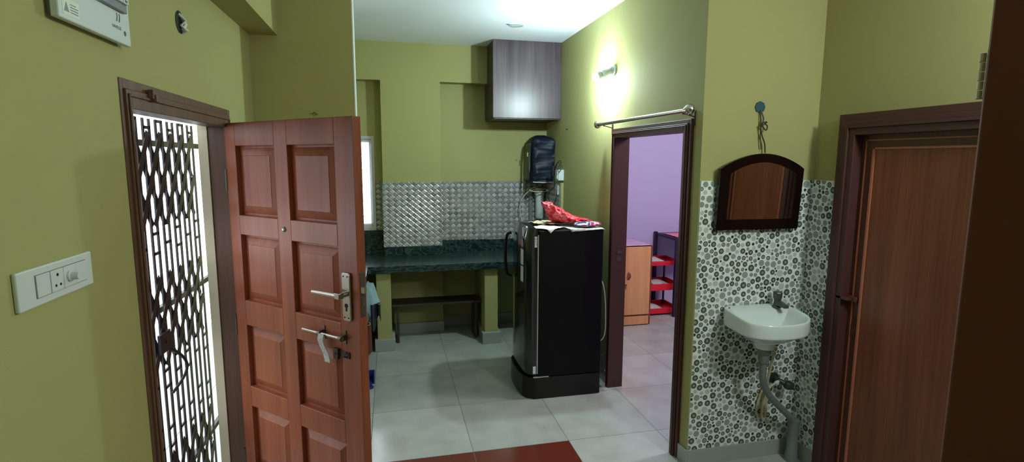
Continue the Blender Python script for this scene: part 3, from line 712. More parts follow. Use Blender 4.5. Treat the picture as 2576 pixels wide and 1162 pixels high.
# ------------------------------------------------------------------ fridge
fr = thing('refrigerator', (1.27, 3.96, 0), 'glossy black single-door refrigerator standing beside the bedroom doorway', 'refrigerator')
FY0, FY1 = 3.69, 4.235
def fplan(xf, x_back, bul, r, ext=0.0, n=14):
    p = [(x_back, FY0-ext), (x_back, FY1+ext)]
    out = []
    for k in range(n+1):
        t = k/n; y = FY1+ext - t*(FY1-FY0+2*ext)
        s = abs(2*t-1)
        corner = r*max(0, (s-.72)/.28)**2.2
        out.append((xf - bul*(1-s*s) + corner, y))
    return p + out
mb = MB(); mb.box(1.045, 1.545, FY0, FY1, .175, 1.285); mb.build('body', 'black_side', fr, bevel=.006)
mb = MB(); pl = fplan(.962, 1.545, .035, .06); mb.prism(pl, lambda x, y: (x, y, 0.004), lambda x, y: (x, y, .170)); mb.build('base_drawer', 'black', fr, bevel=.005)
# door: front bulge plan with arched top
mb = MB(); nz_, nt_ = 14, 16
pl = fplan(.972, 1.036, .022, .045, 0, nt_)[2:]
vs = []; fs = []
def ztop(y):
    s = (y-FY0)/(FY1-FY0); return 1.285 + .038*math.sin(math.pi*min(1, .12+.75*s))
for j in range(nz_+1):
    for (x, y) in pl:
        t = j/nz_; zt_ = ztop(y); z = .192 + t*(zt_-.192); bx = .018*max(0, (t-.85)/.15)**2
        vs.append((x+bx, y, z))
m_ = len(pl)
for j in range(nz_):
    for i in range(m_-1): fs.append((j*m_+i, j*m_+i+1, (j+1)*m_+i+1, (j+1)*m_+i))
b0 = len(vs)
for (x, y) in pl: vs.append((1.036, y, .192))
for (x, y) in pl: vs.append((1.036, y, ztop(y)-.01))
for i in range(m_-1):
    fs.append((i, i+1, b0+i+1, b0+i)); fs.append((nz_*m_+i, nz_*m_+i+1, b0+m_+i+1, b0+m_+i)); fs.append((b0+i, b0+i+1, b0+m_+i+1, b0+m_+i))
for e_ in (0, m_-1):
    fs.append(tuple([j*m_+e_ for j in range(nz_+1)] + [b0+m_+e_, b0+e_]))
mb.add(vs, fs); dr = mb.build('door', 'black_gloss', fr, smooth=True)
mb = MB(); mb.box(1.036, 1.0445, FY0+.001, FY0+.02, .20, 1.255); mb.build('trim_strip', 'silver_strip', dr)
pts = [(.948, 4.165, 1.215), (.915, 4.17, 1.20), (.902, 4.17, 1.14), (.898, 4.17, 1.03), (.902, 4.17, .93), (.915, 4.17, .875), (.948, 4.165, .855)]
mb = MB(); mb.tube(smoothpath(pts), .012, 12); mb.build('handle', 'black', dr, smooth=True)
def dface(y, off=.002):
    for a, b in zip(pl[:-1], pl[1:]):
        if b[1] <= y <= a[1]:
            t = (a[1]-y)/(a[1]-b[1]); return a[0] + (b[0]-a[0])*t - off
def sticker(name, mat, y0, y1, z0, z1, rnd=False):
    mb = MB()
    if rnd:
        cy, cz = (y0+y1)/2, (z0+z1)/2; ry, rz = (y1-y0)/2, (z1-z0)/2
        mb.add([(dface(cy + ry*math.cos(k*math.pi/10)), cy + ry*math.cos(k*math.pi/10), cz + rz*math.sin(k*math.pi/10)) for k in range(20)], [tuple(range(20))])
    else: mb.grid(4, 1, lambda u, v: (dface(y0+u*(y1-y0)), y0+u*(y1-y0), z0+v*(z1-z0)))
    return mb.build(name, mat, dr)
sticker('round_badge', 'label_red', 3.80, 3.865, 1.145, 1.215, True)
sticker('energy_label', 'label_white', 3.80, 3.865, 1.015, 1.135)
sticker('energy_label', 'label_white', 3.80, 3.865, .885, 1.005)
sticker('curved_sticker', 'white_pl', 3.80, 3.825, 1.235, 1.30)
MB().box(1.012, 1.031, FY0-.0015, FY0-.0005, 1.165, 1.245).build('side_label', 'label_white', dr)
MB().box(1.006, 1.028, FY0-.003, FY0-.0005, .205, .262).build('vent_clip', 'white_pl', dr)
mb = MB(); mb.box(1.01, 1.13, FY0-.006, FY0+.01, .172, .178); mb.build('hinge_bracket', 'silver_strip', fr)
pts = [(1.545, 3.76, .92), (1.575, 3.74, .84), (1.59, 3.73, .70), (1.595, 3.73, .50), (1.58, 3.74, .42), (1.548, 3.75, .40)]
mb = MB(); mb.tube(smoothpath(pts), .004, 8); mb.build('cable', 'pipe_white', fr, smooth=True)
mb = MB(); mb.box(1.547, 1.56, 3.74, 4.18, .30, 1.15); mb.box(1.547, 1.60, 3.74, 4.18, .14, .28); mb.build('rear_panel', 'matte_black', fr)

# things on the fridge
ZF = 1.288
def sheet(name, mat, c, w, d, ang, lab, cat, seed, amp=.006, drop=None, z=ZF, n=16, thick=.0012, group=None):
    mb = MB(); ca, sa = math.cos(ang), math.sin(ang); x0, y0 = c
    def fn(u, v):
        a = (u-.5)*w; b = (v-.5)*d; x = x0 + a*ca - b*sa; y = y0 + a*sa + b*ca
        zz = z + .002 + abs(noise.noise(Vector((u*3+seed, v*3, seed))))*amp
        if y < FY0-.003:
            ov = FY0-.003-y; y = FY0-.004-ov*.12; zz = z + .001 - ov
        if x > 1.55:
            ov = x-1.55; x = 1.552+ov*.3; zz = z - ov
        return (x, y, zz)
    mb.grid(n, n, fn); o = mb.build(name, mat, base=(x0, y0, z), solid=thick, smooth=True)
    return tag(o, lab, cat, group)
sheet('newspaper_sheet', 'news', (1.42, 3.83), .28, .30, .06, 'printed newspaper sheet hanging over the fridge top edge', 'newspaper', 1.3)
sheet('white_paper', 'paper', (1.135, 3.80), .20, .20, .75, 'white paper with its corner hanging down the fridge side', 'paper', 4.1, z=ZF+.006)
sheet('beige_paper', 'beige_paper', (1.20, 4.05), .22, .20, .4, 'crumpled beige paper at the left of the fridge top', 'paper', 7.7, amp=.022, z=ZF+.010)
sheet('brown_paper', 'kraft', (1.24, 3.94), .16, .14, .2, 'crumpled brown paper wrap beside the red bag', 'paper', 9.7, amp=.02, z=ZF+.020)
# red carrier bag: crumpled, one end standing up
mb = MB(); vs = []; fs = []; n, mr = 22, 24
for j in range(mr+1):
    t = j/mr
    cx = 1.135 + .40*t; cy = 3.93 + .01*math.sin(t*4)
    hgt = .018 + .085*min(1, t/.15)*(1-t)**.7 + .055*math.exp(-((t-.38)/.22)**2)
    lean = 0
    wid = .015 + .085*min(1, t/.45)*(1-.25*max(0, (t-.7)/.3))
    zc = ZF + .032 + .120*max(0, 1-t/.5)**1.3 + .03*(1-t)
    wid = max(wid, .012)
    for i in range(n):
        a = 2*math.pi*i/n; s = Vector((cx*9, math.cos(a)*2+t*5, math.sin(a)*2))
        k = 1 + .45*noise.noise(s*1.3)
        z = zc + math.sin(a)*hgt*.5*k
        vs.append((cx + .02*noise.noise(s*1.7) , cy + math.cos(a)*wid*k, max(z, ZF+.034)))
for j in range(mr):
    for i in range(n): fs.append((j*n+i, j*n+(i+1) % n, (j+1)*n+(i+1) % n, (j+1)*n+i))
fs.append(tuple(range(n))); fs.append(tuple(range(mr*n, (mr+1)*n)))
mb.add(vs, fs); tag(mb.build('carrier_bag', 'red_bag', base=(1.3, 3.9, ZF), smooth=True), 'crumpled shiny red plastic carrier bag on the fridge', 'bag')
mb = MB(); vs = []; fs = []; n, mr = 16, 18
for j in range(mr+1):
    t = j/mr; cx = 1.345 + .205*t; e_ = math.sin(math.pi*min(1, max(0, .04+t*.92)))**.4
    for i in range(n):
        a = 2*math.pi*i/n; k = 1 + .25*noise.noise(Vector((t*6, math.cos(a), math.sin(a))))
        vs.append((cx, 3.775 + math.cos(a)*.055*e_*k, ZF + .030 + math.sin(a)*.020*e_*k))
for j in range(mr):
    for i in range(n): fs.append((j*n+i, j*n+(i+1) % n, (j+1)*n+(i+1) % n, (j+1)*n+i))
fs.append(tuple(range(n))); fs.append(tuple(range(mr*n, (mr+1)*n)))
mb.add(vs, fs); tag(mb.build('plastic_packet', 'packet', base=(1.46, 3.8, ZF), smooth=True), 'blue and white printed plastic packet beside the red bag', 'packet')

# ------------------------------------------------------------------ cloth, gas cylinder, blue scoop
gc = thing('gas_cylinder', (-.355, 4.85, 0), 'red-brown gas cylinder under the counter, draped with a pale cloth', 'gas cylinder')
mb = MB(); mb.lathe([(0, .11), (.025, .11), (.03, .13), (.06, .155), (.50, .155), (.56, .135), (.60, .08), (.61, .03)], (-.355, 4.85, 0.002), (0, 0, 1), 32); mb.build('body', 'cyl_red', gc, smooth=True)
mb = MB(); mb.lathe([(.60, .10), (.66, .10)], (-.355, 4.85, 0), (0, 0, 1), 24); mb.build('collar', 'cyl_red', gc)
fc = bpy.data.curves.new('printed_letters', 'FONT'); fc.body = 'GAS'; fc.size = .075; fc.align_x = 'CENTER'; fc.extrude = .0005
fo = meshtext(fc); fo.parent = gc; fo.location = (.10, -.121, .33); fo.rotation_euler = (R(90), 0, R(40)); fo.data.materials.append(M['pipe_white'])
mb = MB()
def clothf(u, v):
    a = -1.9 + u*2.6; r = .172 + .022*math.sin(u*26)*min(1, v*2.2) + .05*v*v
    z = .690 - max(0, v-.22)*.56*(.72+.28*math.sin(u*5.2+1.0))
    k = min(1, v/.22)
    return (-.355 + math.cos(a)*r*k, 4.85 + math.sin(a)*r*k, z + .012*math.sin(u*19)*v)
mb.grid(60, 26, clothf); tag(mb.build('hanging_cloth', 'cloth', base=(-.355, 4.85, .5), smooth=True, solid=.003), 'pale blue cloth draped in folds beside the door edge', 'cloth')
mb = MB()
mb.grid(20, 14, lambda u, v: (-.195+u*.085, 4.665 - .02*math.sin(u*9)+.01*v, .545-.25*v*(.7+.3*math.sin(u*6))))
tag(mb.build('dark_cloth', 'cloth_dark', base=(-.19, 4.7, .4), smooth=True, solid=.003), 'dark grey cloth hanging at the pale cloth hem', 'cloth')
mb = MB(); bs = thing('plastic_scoop', (-.195, 4.26, 0), 'blue plastic scoop lying on the floor beside the door edge', 'scoop')
mb.box(-.30, -.165, 4.24, 4.36, .002, .010); mb.box(-.30, -.165, 4.352, 4.36, .01, .075); mb.box(-.173, -.165, 4.24, 4.352, .01, .06); mb.box(-.30, -.292, 4.24, 4.352, .01, .06)
mb.build('pan', 'blue_pl', bs, bevel=.002)
mb = MB(); mb.box(-.205, -.183, 4.17, 4.24, .003, .016); mb.lathe([(0, .024), (.014, .024)], (-.193, 4.165, .003), (0, 0, 1), 20); mb.build('handle', 'blue_pl', bs, bevel=.002)
mb = MB(); mb.lathe([(0, .009), (.001, .009)], (-.193, 4.165, .0172), (0, 0, 1), 14); mb.build('hanging_hole', 'dark_hole', bs)

# ------------------------------------------------------------------ wall lamp, curtain rod, small wall bits
lp = thing('wall_lamp', (XR, 3.86, 2.46), 'lit white bulb in an angled batten holder above the bedroom doorway', 'lamp')
LD = Vector((-.72, .42, -.30)).normalized(); L0 = Vector((XR-.030, 3.862, 2.462))
mb = MB(); mb.lathe([(0, .040), (.012, .040), (.016, .030), (.030, .026)], (XR-.001, 3.86, 2.465), (-1, 0, 0), 20); mb.lathe([(-.012, .022), (.035, .024), (.04, .028), (.062, .028)], L0, LD, 20)
mb.build('holder', 'white_pl', lp, smooth=True)
mb = MB(); mb.lathe([(.062, .016), (.07, .024), (.095, .031)], L0, LD, 24); mb.build('bulb_base', 'white_pl', lp, smooth=True)
mb = MB(); mb.lathe([(.096, .0312), (.11, .033), (.125, .031), (.138, .022), (.144, .010), (.146, .002)], L0, LD, 24)
mb.build('bulb', 'bulb', lp, smooth=True)

cr_ = thing('curtain_rod', (1.59, 3.31, 2.07), 'steel curtain rod with ball ends above the bedroom doorway', 'curtain rod')
mb = MB(); mb.tube([(1.59, 2.69, 2.070), (1.59, 3.30, 2.07), (1.59, 3.93, 2.068)], .0125, 16); mb.build('rod', 'steel', cr_, smooth=True)
for y, s in ((2.655, -1), (3.965, 1)):
    mb = MB(); pr = [(-.031*math.cos(math.pi*k/16), .031*math.sin(math.pi*k/16)) for k in range(17)]
    mb.lathe(pr, (1.59, y, 2.07), (0, 1, 0), 24); mb.lathe([(0, .018), (.012, .018)], (1.59, y - s*.042, 2.07), (0, s, 0), 16); mb.build('finial', 'chrome', cr_, smooth=True)
for y in (2.73, 3.86):
    mb = MB(); mb.tube([(1.669, y, 2.035), (1.662, y, 2.04), (1.60, y, 2.055), (1.59, y, 2.054)], .004, 8); mb.box(1.662, 1.6695, y-.006, y+.006, 1.99, 2.075); mb.build('bracket', 'dull_steel', cr_)
def hook(name, pts, r, mat, lab, cat):
    mb = MB(); mb.tube(smoothpath(pts), r, 8); return tag(mb.build(name, mat, base=pts[0], smooth=True), lab, cat)
hook('wall_hook', [(1.669, 4.93, 2.088), (1.65, 4.92, 2.086), (1.645, 4.90, 2.078), (1.65, 4.885, 2.09)], .003, 'dull_steel', 'tiny bent hook on the wall between lamp and fridge', 'hook')
hook('screw_hook', [(-.405, YP-.001, 2.058), (-.405, YP-.02, 2.056), (-.415, YP-.024, 2.066), (-.425, YP-.02, 2.058)], .0028, 'dull_steel', 'tiny screw hook on the shaded olive wall above the open door', 'hook')
hook('ceiling_hook', [(1.03, 4.58, ZC-.001), (1.01, 4.56, ZC-.012), (1.04, 4.565, ZC-.022), (1.10, 4.56, ZC-.018), (1.13, 4.555, ZC-.012)], .006, 'grey_pl', 'small grey fan hook on the white kitchen ceiling', 'hook')
mb = MB(); mb.lathe([(0, .008), (.006, .007)], (1.332, YB-.0005, 1.791), (0, -1, 0), 12); tag(mb.build('wall_plug', 'dull_steel', base=(1.332, YB, 1.79)), 'small screw plug in the back wall left of the covered purifier', 'screw')

# ------------------------------------------------------------------ switchboard and meter box on the left wall
sb = thing('switchboard', (XL, 1.38, 1.487), 'white modular switchboard with socket and dimmer knob on the left wall', 'switchboard')
mb = MB(); mb.prism(rrect(1.243, 1.523, 1.486, 1.569, .004), lambda y, z: (XL+.0005, y, z), lambda y, z: (XL+.010, y, z)); mb.build('cover_plate', 'white_pl', sb, bevel=.003)
ya_ = 1.300; wd = .0475
for k in range(4):
    y0 = ya_ + k*wd
    mb = MB(); mb.box(XL+.010, XL+(.0135 if k in (1, 2) else .0125), y0+.0008, y0+wd-.0008, 1.504, 1.552)
    md_ = mb.build(('switch_rocker', 'socket', 'regulator', 'switch_rocker')[k], 'white_pl', sb, bevel=.001)
    if k == 1:
        mb = MB(); 
        for (yy, zz, r) in ((.024, 1.5405, .0036), (.0155, 1.517, .003), (.0325, 1.517, .003)): mb.lathe([(0, r), (.0008, r)], (XL+.0135, y0+yy, zz), (1, 0, 0), 14)
        mb.build('socket_hole', 'dark_hole', md_)
    if k == 2:
        mb = MB(); mb.lathe([(0, .013), (.004, .013), (.006, .010), (.020, .0085)], (XL+.0135, y0+.022, 1.528), (1, 0, 0), 20); mb.build('knob', 'white_pl', md_, smooth=True)
mb = MB(); mb.box(XL+.0098, XL+.0103, ya_-.002, ya_+4*wd+.002, 1.5025, 1.5535); mb.build('module_gap', 'grey_pl', sb)

mx_ = thing('distribution_box', (XL, 1.63, 2.12), 'pale grey breaker box high on the left wall with printed logo', 'breaker box')
mb = MB(); mb.box(XL+.0005, XL+.012, 1.462, 1.79, 2.125, 2.43); mb.build('back_box', 'grey_pl', mx_)
mb = MB(); mb.box(XL+.0125, XL+.030, 1.452, 1.802, 2.117, 2.44); mb.build('cover', 'white_pl', mx_, bevel=.003)
mb = MB(); mb.box(XL+.030, XL+.042, 1.545, 1.765, 2.200, 2.30); wv = mb.build('breaker_window', 'grey_pl', mx_, bevel=.002)
for k in range(6):
    mb = MB(); y = 1.553+k*.035; mb.box(XL+.042, XL+.050, y, y+.031, 2.222, 2.285); br = mb.build('breaker', 'white_pl', wv, bevel=.001)
    mb = MB(); mb.box(XL+.050, XL+.0505, y+.008, y+.022, 2.226, 2.232); mb.box(XL+.050, XL+.0505, y+.006, y+.025, 2.240, 2.250); mb.build('rating_mark', 'mat_ink', br)
mb = MB(); mb.box(XL+.030, XL+.0306, 1.468, 1.538, 2.128, 2.165); ws = mb.build('warning_sticker', 'paper', mx_)
mb = MB(); mb.prism([(1.474, 2.136), (1.494, 2.136), (1.484, 2.158)], lambda y, z: (XL+.0306, y, z), lambda y, z: (XL+.031, y, z))
for k in range(4): mb.box(XL+.0306, XL+.031, 1.500, 1.532-(.008 if k == 3 else 0), 2.136+k*.006, 2.1385+k*.006)
mb.build('print', 'grey_pl', ws)
mb = MB()
for s in (0, 1):
    pts = []
    y0 = 1.722 + s*.014
    mb.prism([(y0, 2.172), (y0+.006, 2.172), (y0+.010, 2.186), (y0+.009, 2.194), (y0+.003, 2.194), (y0+.005, 2.186)], lambda y, z: (XL+.030, y, z), lambda y, z: (XL+.0305, y, z))
mb.build('logo_mark', 'mat_ink', mx_)
def letters(txt, size, loc, rot, parent, mat, name='printed_letters'):
    c = bpy.data.curves.new(name, 'FONT'); c.body = txt; c.size = size; c.align_x = 'CENTER'; c.extrude = .0002
    o = meshtext(c); o.parent = parent
    o.location = Vector(loc) - Vector(parent['_b']); o.rotation_euler = rot; o.data.materials.append(M[mat]); return o
letters('HAVELLS', .0125, (XL+.0303, 1.722, 2.152), (R(90), 0, R(90)), mx_, 'mat_ink')
mb = MB(); mb.lathe([(0, .007), (.0005, .007)], (XL+.030, 1.768, 2.148), (1, 0, 0), 16); mb.build('key_mark', 'mat_ink', mx_)

jh = thing('junction_box', (XL, 2.29, 2.30), 'open round junction hole with loose wires above the entrance door', 'junction box')
mb = MB(); mb.lathe([(0, .040), (.0015, .041)], (XL+.0002, 2.29, 2.302), (1, 0, 0), 24); mb.build('hole', 'dark_hole', jh)
mb = MB(); mb.tube([(XL+.002, 2.28, 2.33), (XL+.018, 2.30, 2.31), (XL+.006, 2.285, 2.29), (XL+.02, 2.305, 2.275), (XL+.004, 2.31, 2.268)], .0055, 8); mb.tube([(XL+.002, 2.30, 2.325), (XL+.012, 2.315, 2.30), (XL+.004, 2.30, 2.275)], .007, 8)
mb.build('loose_wire', 'white_pl', jh, smooth=True)

# ------------------------------------------------------------------ dotted tiles on the sink wall
random.seed(7)
def dotted(name, length, z0, z1, tf, lab, base):
    mb = MB()
    def P(a, z, d): return tf(a, z, d)
    th = .006
    v = [P(a, z, d) for d in (0, th) for a, z in ((0, z0), (length, z0), (length, z1), (0, z1))]
    mb.add(v, [(0,3,2,1), (4,5,6,7), (0,1,5,4), (1,2,6,5), (2,3,7,6), (3,0,4,7)], 0)
    zz = z1-.402
    while zz > z0: mb.add([P(0, zz, th+.0002), P(length, zz, th+.0002), P(length, zz+.002, th+.0002), P(0, zz+.002, th+.0002)], [(0, 1, 2, 3)], 5); zz -= .40
    a = .262
    while a < length: mb.add([P(a, z0, th+.0002), P(a+.0015, z0, th+.0002), P(a+.0015, z1, th+.0002), P(a, z1, th+.0002)], [(0, 1, 2, 3)], 5); a += .262
    placed = []; cell = {}
    def ok(x, z, r, gap):
        ci, cj = int(x/.05), int(z/.05)
        for i in (-1, 0, 1):
            for j in (-1, 0, 1):
                for (X, Z, Rr) in cell.get((ci+i, cj+j), ()):
                    if (X-x)**2 + (Z-z)**2 < (Rr+r+gap)**2: return False
        return True
    area_ = length*(z1-z0)
    for r, dens, tries in ((.0195, 165, 60), (.0160, 170, 80), (.0128, 310, 120), (.0092, 450, 220), (.0066, 150, 200)):
        want = dens*area_; got = 0
        for _ in range(int(want*tries)):
            if got >= want: break
            x = random.uniform(.004, length-.004); z = random.uniform(z0+.004, z1-.004); rr = r*random.uniform(.93, 1.05)
            if ok(x, z, rr, .0030): placed.append((x, z, rr)); cell.setdefault((int(x/.05), int(z/.05)), []).append((x, z, rr)); got += 1
    def disc(x, z, r, mi, lev, n=18, sect=None):
        pts = []
        for k in range(n):
            t = 2*math.pi*k/n; X = min(max(x + r*math.cos(t), 0), length); Z = min(max(z + r*math.sin(t), z0), z1)
            pts.append(P(X, Z, th+.0003+lev*.00025))
        mb.add(pts, [tuple(range(n))], mi)
    for (x, z, r) in placed:
        q = random.random()
        if r > .015:
            if q < .62:   # concentric olive rings
                for k, (s, mi) in enumerate(((1, 1), (.78, 2), (.70, 1), (.42, 2), (.34, 4), (.18, 1))): disc(x, z, r*s, mi, k, 24)
            elif q < .9:  # flower
                disc(x, z, r, 3, 0, 24)
                if .01 < x < length-.01 and z0+.02 < z < z1-.02:
                    for k in range(8):
                        t = math.pi*k/4 + .2; c, s_ = math.cos(t), math.sin(t); u_, w_ = r*.95, .0007
                        mb.add([P(x+c*r*.25-s_*w_, z+s_*r*.25+c*w_, th+.0006), P(x+c*u_-s_*w_, z+s_*u_+c*w_, th+.0006), P(x+c*u_+s_*w_, z+s_*u_-c*w_, th+.0006), P(x+c*r*.25+s_*w_, z+s_*r*.25-c*w_, th+.0006)], [(0, 1, 2, 3)], 4)
            else: disc(x, z, r, 4, 0, 24)
        elif r > .011:
            if q < .45: disc(x, z, r, 3, 0)
            elif q < .7: disc(x, z, r, 4, 0)
            else:
                for k, (s, mi) in enumerate(((1, 2), (.6, 0), (.45, 2), (.2, 4))): disc(x, z, r*s, mi, k)
        else:
            if q < .45:
                for k, (s, mi) in enumerate(((1, 2), (.5, 4), (.32, 2))): disc(x, z, r*s, mi, k, 14)
            elif q < .7: disc(x, z, r, 2, 0, 14)
            else: disc(x, z, r, 3, 0, 14)
    o = mb.build(name, ['t_white', 't_d1', 't_d2', 't_m', 't_l', 't_joint'], base=base, fix=False)
    struct(o, lab, 'wall tiles')
dotted('wall_tile_dotted', XS-.006-XR-.004, .0985, 1.685, lambda a, z, d: (XR+.004+a, YS-.0004-d, z), 'white tiles with grey round dots around the wash basin', (2, YS, .1))
dotted('wall_tile_dotted_return', .185, .0985, 1.687, lambda a, z, d: (XS-.0004-.018-d, 2.644-a, z), 'narrow strip of dotted tiles beside the closed brown door', (XS, 2.5, .1))
struct(MB().box(XS-.0185, XS-.0002, 2.459, 2.6495, .099, 1.687).build('trim_8', 'white_trim_glint', base=(XS, 2.55, .1)), 'white plaster backing edge of the narrow tile strip', 'trim')

# ------------------------------------------------------------------ mirror
mr = thing('wall_mirror', (2.015, 2.62, 1.41), 'arched black-framed mirror hanging over the wash basin', 'mirror')
def arch(x0, x1, zb, zs, za, inset=0):
    p = [(x0, zb), (x1, zb)]
    for k in range(17):
        t = k/16; x = x1 + (x0-x1)*t; p.append((x, zs + (za-zs)*math.sin(math.pi*t)**.85 if 0 < t < 1 else zs))
    return p
def tilt(x, z, d): # hangs slightly forward at the top
    k = (z-1.41)/.43
    return (x + (z-1.6)*.012, YS-.014-.018*k-d-(x-1.76)*.040, z)
outer = arch(1.760, 2.273, 1.412, 1.752, 1.836); inner = arch(1.817, 2.233, 1.470, 1.722, 1.788)
MB().prism(outer, lambda x, z: tilt(x, z, .001), lambda x, z: tilt(x, z, .014)).build('backing', 'mirror_frame', mr)
mb = MB(); n = len(outer)
v = [tilt(x, z, .014) for x, z in outer] + [tilt(x, z, .024) for x, z in outer] + [tilt(x, z, .022) for x, z in inner] + [tilt(x, z, .016) for x, z in inner]
for a in range(3): mb.add([], [])
mb.v = v; mb.f = [(r_*n+i, r_*n+(i+1) % n, (r_+1)*n+(i+1) % n, (r_+1)*n+i) for r_ in range(3) for i in range(n)]; mb.m = [0]*len(mb.f)
mb.build('frame', 'mirror_frame', mr)
mb = MB(); mb.add([tilt(x, z, .0165) for x, z in inner], [tuple(range(len(inner)))]); mb.build('glass', 'mirror', mr)
tp = thing('round_wall_box', (2.018, YS, 2.09), 'small teal round wall box with dangling green wires above the mirror', 'junction box')
mb = MB(); mb.lathe([(0, .033), (.006, .032)], (2.018, YS-.0005, 2.092), (0, -1, 0), 8); mb.build('cap', 'teal', tp)
pts = [(2.020, YS-.008, 2.075), (2.030, YS-.022, 2.03), (2.024, YS-.026, 1.99), (2.045, YS-.03, 1.965), (2.050, YS-.03, 1.99), (2.022, YS-.026, 2.0), (2.018, YS-.022, 1.97), (2.03, YS-.022, 1.93), (2.048, YS-.022, 1.89), (2.052, YS-.024, 1.84)]
mb = MB(); mb.tube(smoothpath(pts), .0038, 8); mb.tube(smoothpath([(2.016, YS-.01, 2.07), (2.020, YS-.02, 2.0), (2.022, YS-.015, 1.93), (2.034, YS-.014, 1.86)]), .003, 8)
mb.tube(smoothpath([(2.012, YS-.022, 1.985), (2.02, YS-.032, 1.995), (2.03, YS-.032, 2.005), (2.045, YS-.03, 2.008)]), .006, 8); mb.build('wire', 'green_wire', tp, smooth=True)

# ------------------------------------------------------------------ wash basin
bs = thing('wash_basin', (2.03, 2.64, .79), 'white ceramic wall-hung wash basin against dotted tiles', 'wash basin')
out = [(1.832, 2.640), (1.824, 2.54), (1.816, 2.44), (1.818, 2.375), (1.852, 2.327), (1.918, 2.298), (1.99, 2.288), (2.055, 2.288), (2.115, 2.302), (2.170, 2.330), (2.212, 2.372), (2.236, 2.42), (2.243, 2.48), (2.243, 2.56), (2.243, 2.640), (2.14, 2.640), (2.03, 2.640), (1.93, 2.640)]
def rimz(y): return .948 + .020*max(0, (y-2.30)/.35)
cxy = (2.02, 2.455)
def ring(scale, z, cy=None, back=None, dz=0, c=cxy):
    r_ = []
    for (x, y) in out:
        X = c[0] + (x-c[0])*scale; Y = c[1] + (y-c[1])*scale
        if back is not None: Y = min(Y, back)
        r_.append((X, Y, z(y) if callable(z) else z))
    return r_
n = len(out)
rings_ = [ring(.30, .800, c=(1.995, 2.46)), ring(.62, .825, c=(2.0, 2.46)), ring(.86, .862, back=2.639), ring(.99, .868, back=2.64), ring(1.0, .876), ring(1.0, lambda y: rimz(y)-.008), ring(.985, rimz), ring(.93, rimz, back=2.622), ring(.90, lambda y: rimz(y)-.006, back=2.585), ring(.84, lambda y: rimz(y)-.020, back=2.55), ring(.70, lambda y: .898, back=2.53), ring(.45, lambda y: .855, back=2.50), ring(.12, .842, c=(1.995, 2.44))]
mb = MB(); vs = []
for r_ in rings_: vs += r_
fs = [(j*n+i, j*n+(i+1) % n, (j+1)*n+(i+1) % n, (j+1)*n+i) for j in range(len(rings_)-1) for i in range(n)] + [tuple(range(n)), tuple(range((len(rings_)-1)*n, len(rings_)*n))]
mb.add(vs, fs); mb.build('bowl', 'ceramic', bs, sub=2, smooth=True)
mb = MB(); mb.lathe([(0, .050), (.02, .055), (.045, .058)], (1.995, 2.455, .772), (0, 0, 1), 28); mb.build('drain_boss', 'ceramic', bs, smooth=True)
mb = MB(); mb.lathe([(0, .017), (.002, .016)], (1.995, 2.44, .8425), (0, 0, 1), 18); mb.build('drain', 'chrome', bs, smooth=True)
mb = MB(); mb.lathe([(0, .005), (.003, .005)], (1.865, 2.60, .9640), (0, -.3, 1), 12); mb.build('tap_hole', 'dark_hole', bs)
mb = MB(); mb.box(1.935, 1.955, 2.476, 2.480, .880, .882); mb.build('overflow_mark', 'grey_pl', bs)
wc = thing('drain_pipe', (2.32, 2.56, 0), 'grey flexible waste pipe from basin into upright floor pipe', 'pipe')
mb = MB(); mb.lathe([(0, .026), (.02, .030), (.05, .030), (.055, .036), (.085, .036)], (1.996, 2.455, .687), (0, 0, 1), 24); mb.build('coupling', 'pipe', wc, smooth=True)
pts = [(1.996, 2.455, .69), (1.998, 2.458, .64), (2.012, 2.47, .58), (2.055, 2.49, .505), (2.12, 2.51, .43), (2.21, 2.53, .35), (2.275, 2.55, .29), (2.31, 2.56, .24), (2.318, 2.562, .19)]
mb = MB(); mb.tube(smoothpath(pts, 6), .0195, 16); mb.build('flexible_hose', 'pipe', wc, smooth=True)
mb = MB(); mb.lathe([(0, .036), (.05, .034), (.055, .031), (.235, .031), (.24, .033), (.262, .033)], (2.320, 2.562, .001), (0, 0, 1), 24); mb.build('floor_pipe', 'pipe', wc, smooth=True)
tpn = thing('basin_tap', (2.155, 2.57, .965), 'tarnished pillar tap at the back corner of the basin', 'tap')
mb = MB(); mb.lathe([(0, .026), (.006, .026), (.010, .020), (.045, .017), (.05, .021)], (2.158, 2.575, .960), (0, 0, 1), 20); mb.prism([(-.018, 0), (.018, 0), (.014, -.075), (-.014, -.075)], lambda a, b: (2.158+a, 2.572+b, .975 + b*.05), lambda a, b: (2.158+a, 2.572+b, 1.002 + b*.2)); mb.build('body', 'tap', tpn, bevel=.002, smooth=True)
mb = MB(); mb.lathe([(0, .021), (.006, .024), (.036, .026), (.042, .020), (.044, .008)], (2.158, 2.575, 1.010), (0, 0, 1), 8); mb.build('knob', 'tap', tpn, bevel=.002)
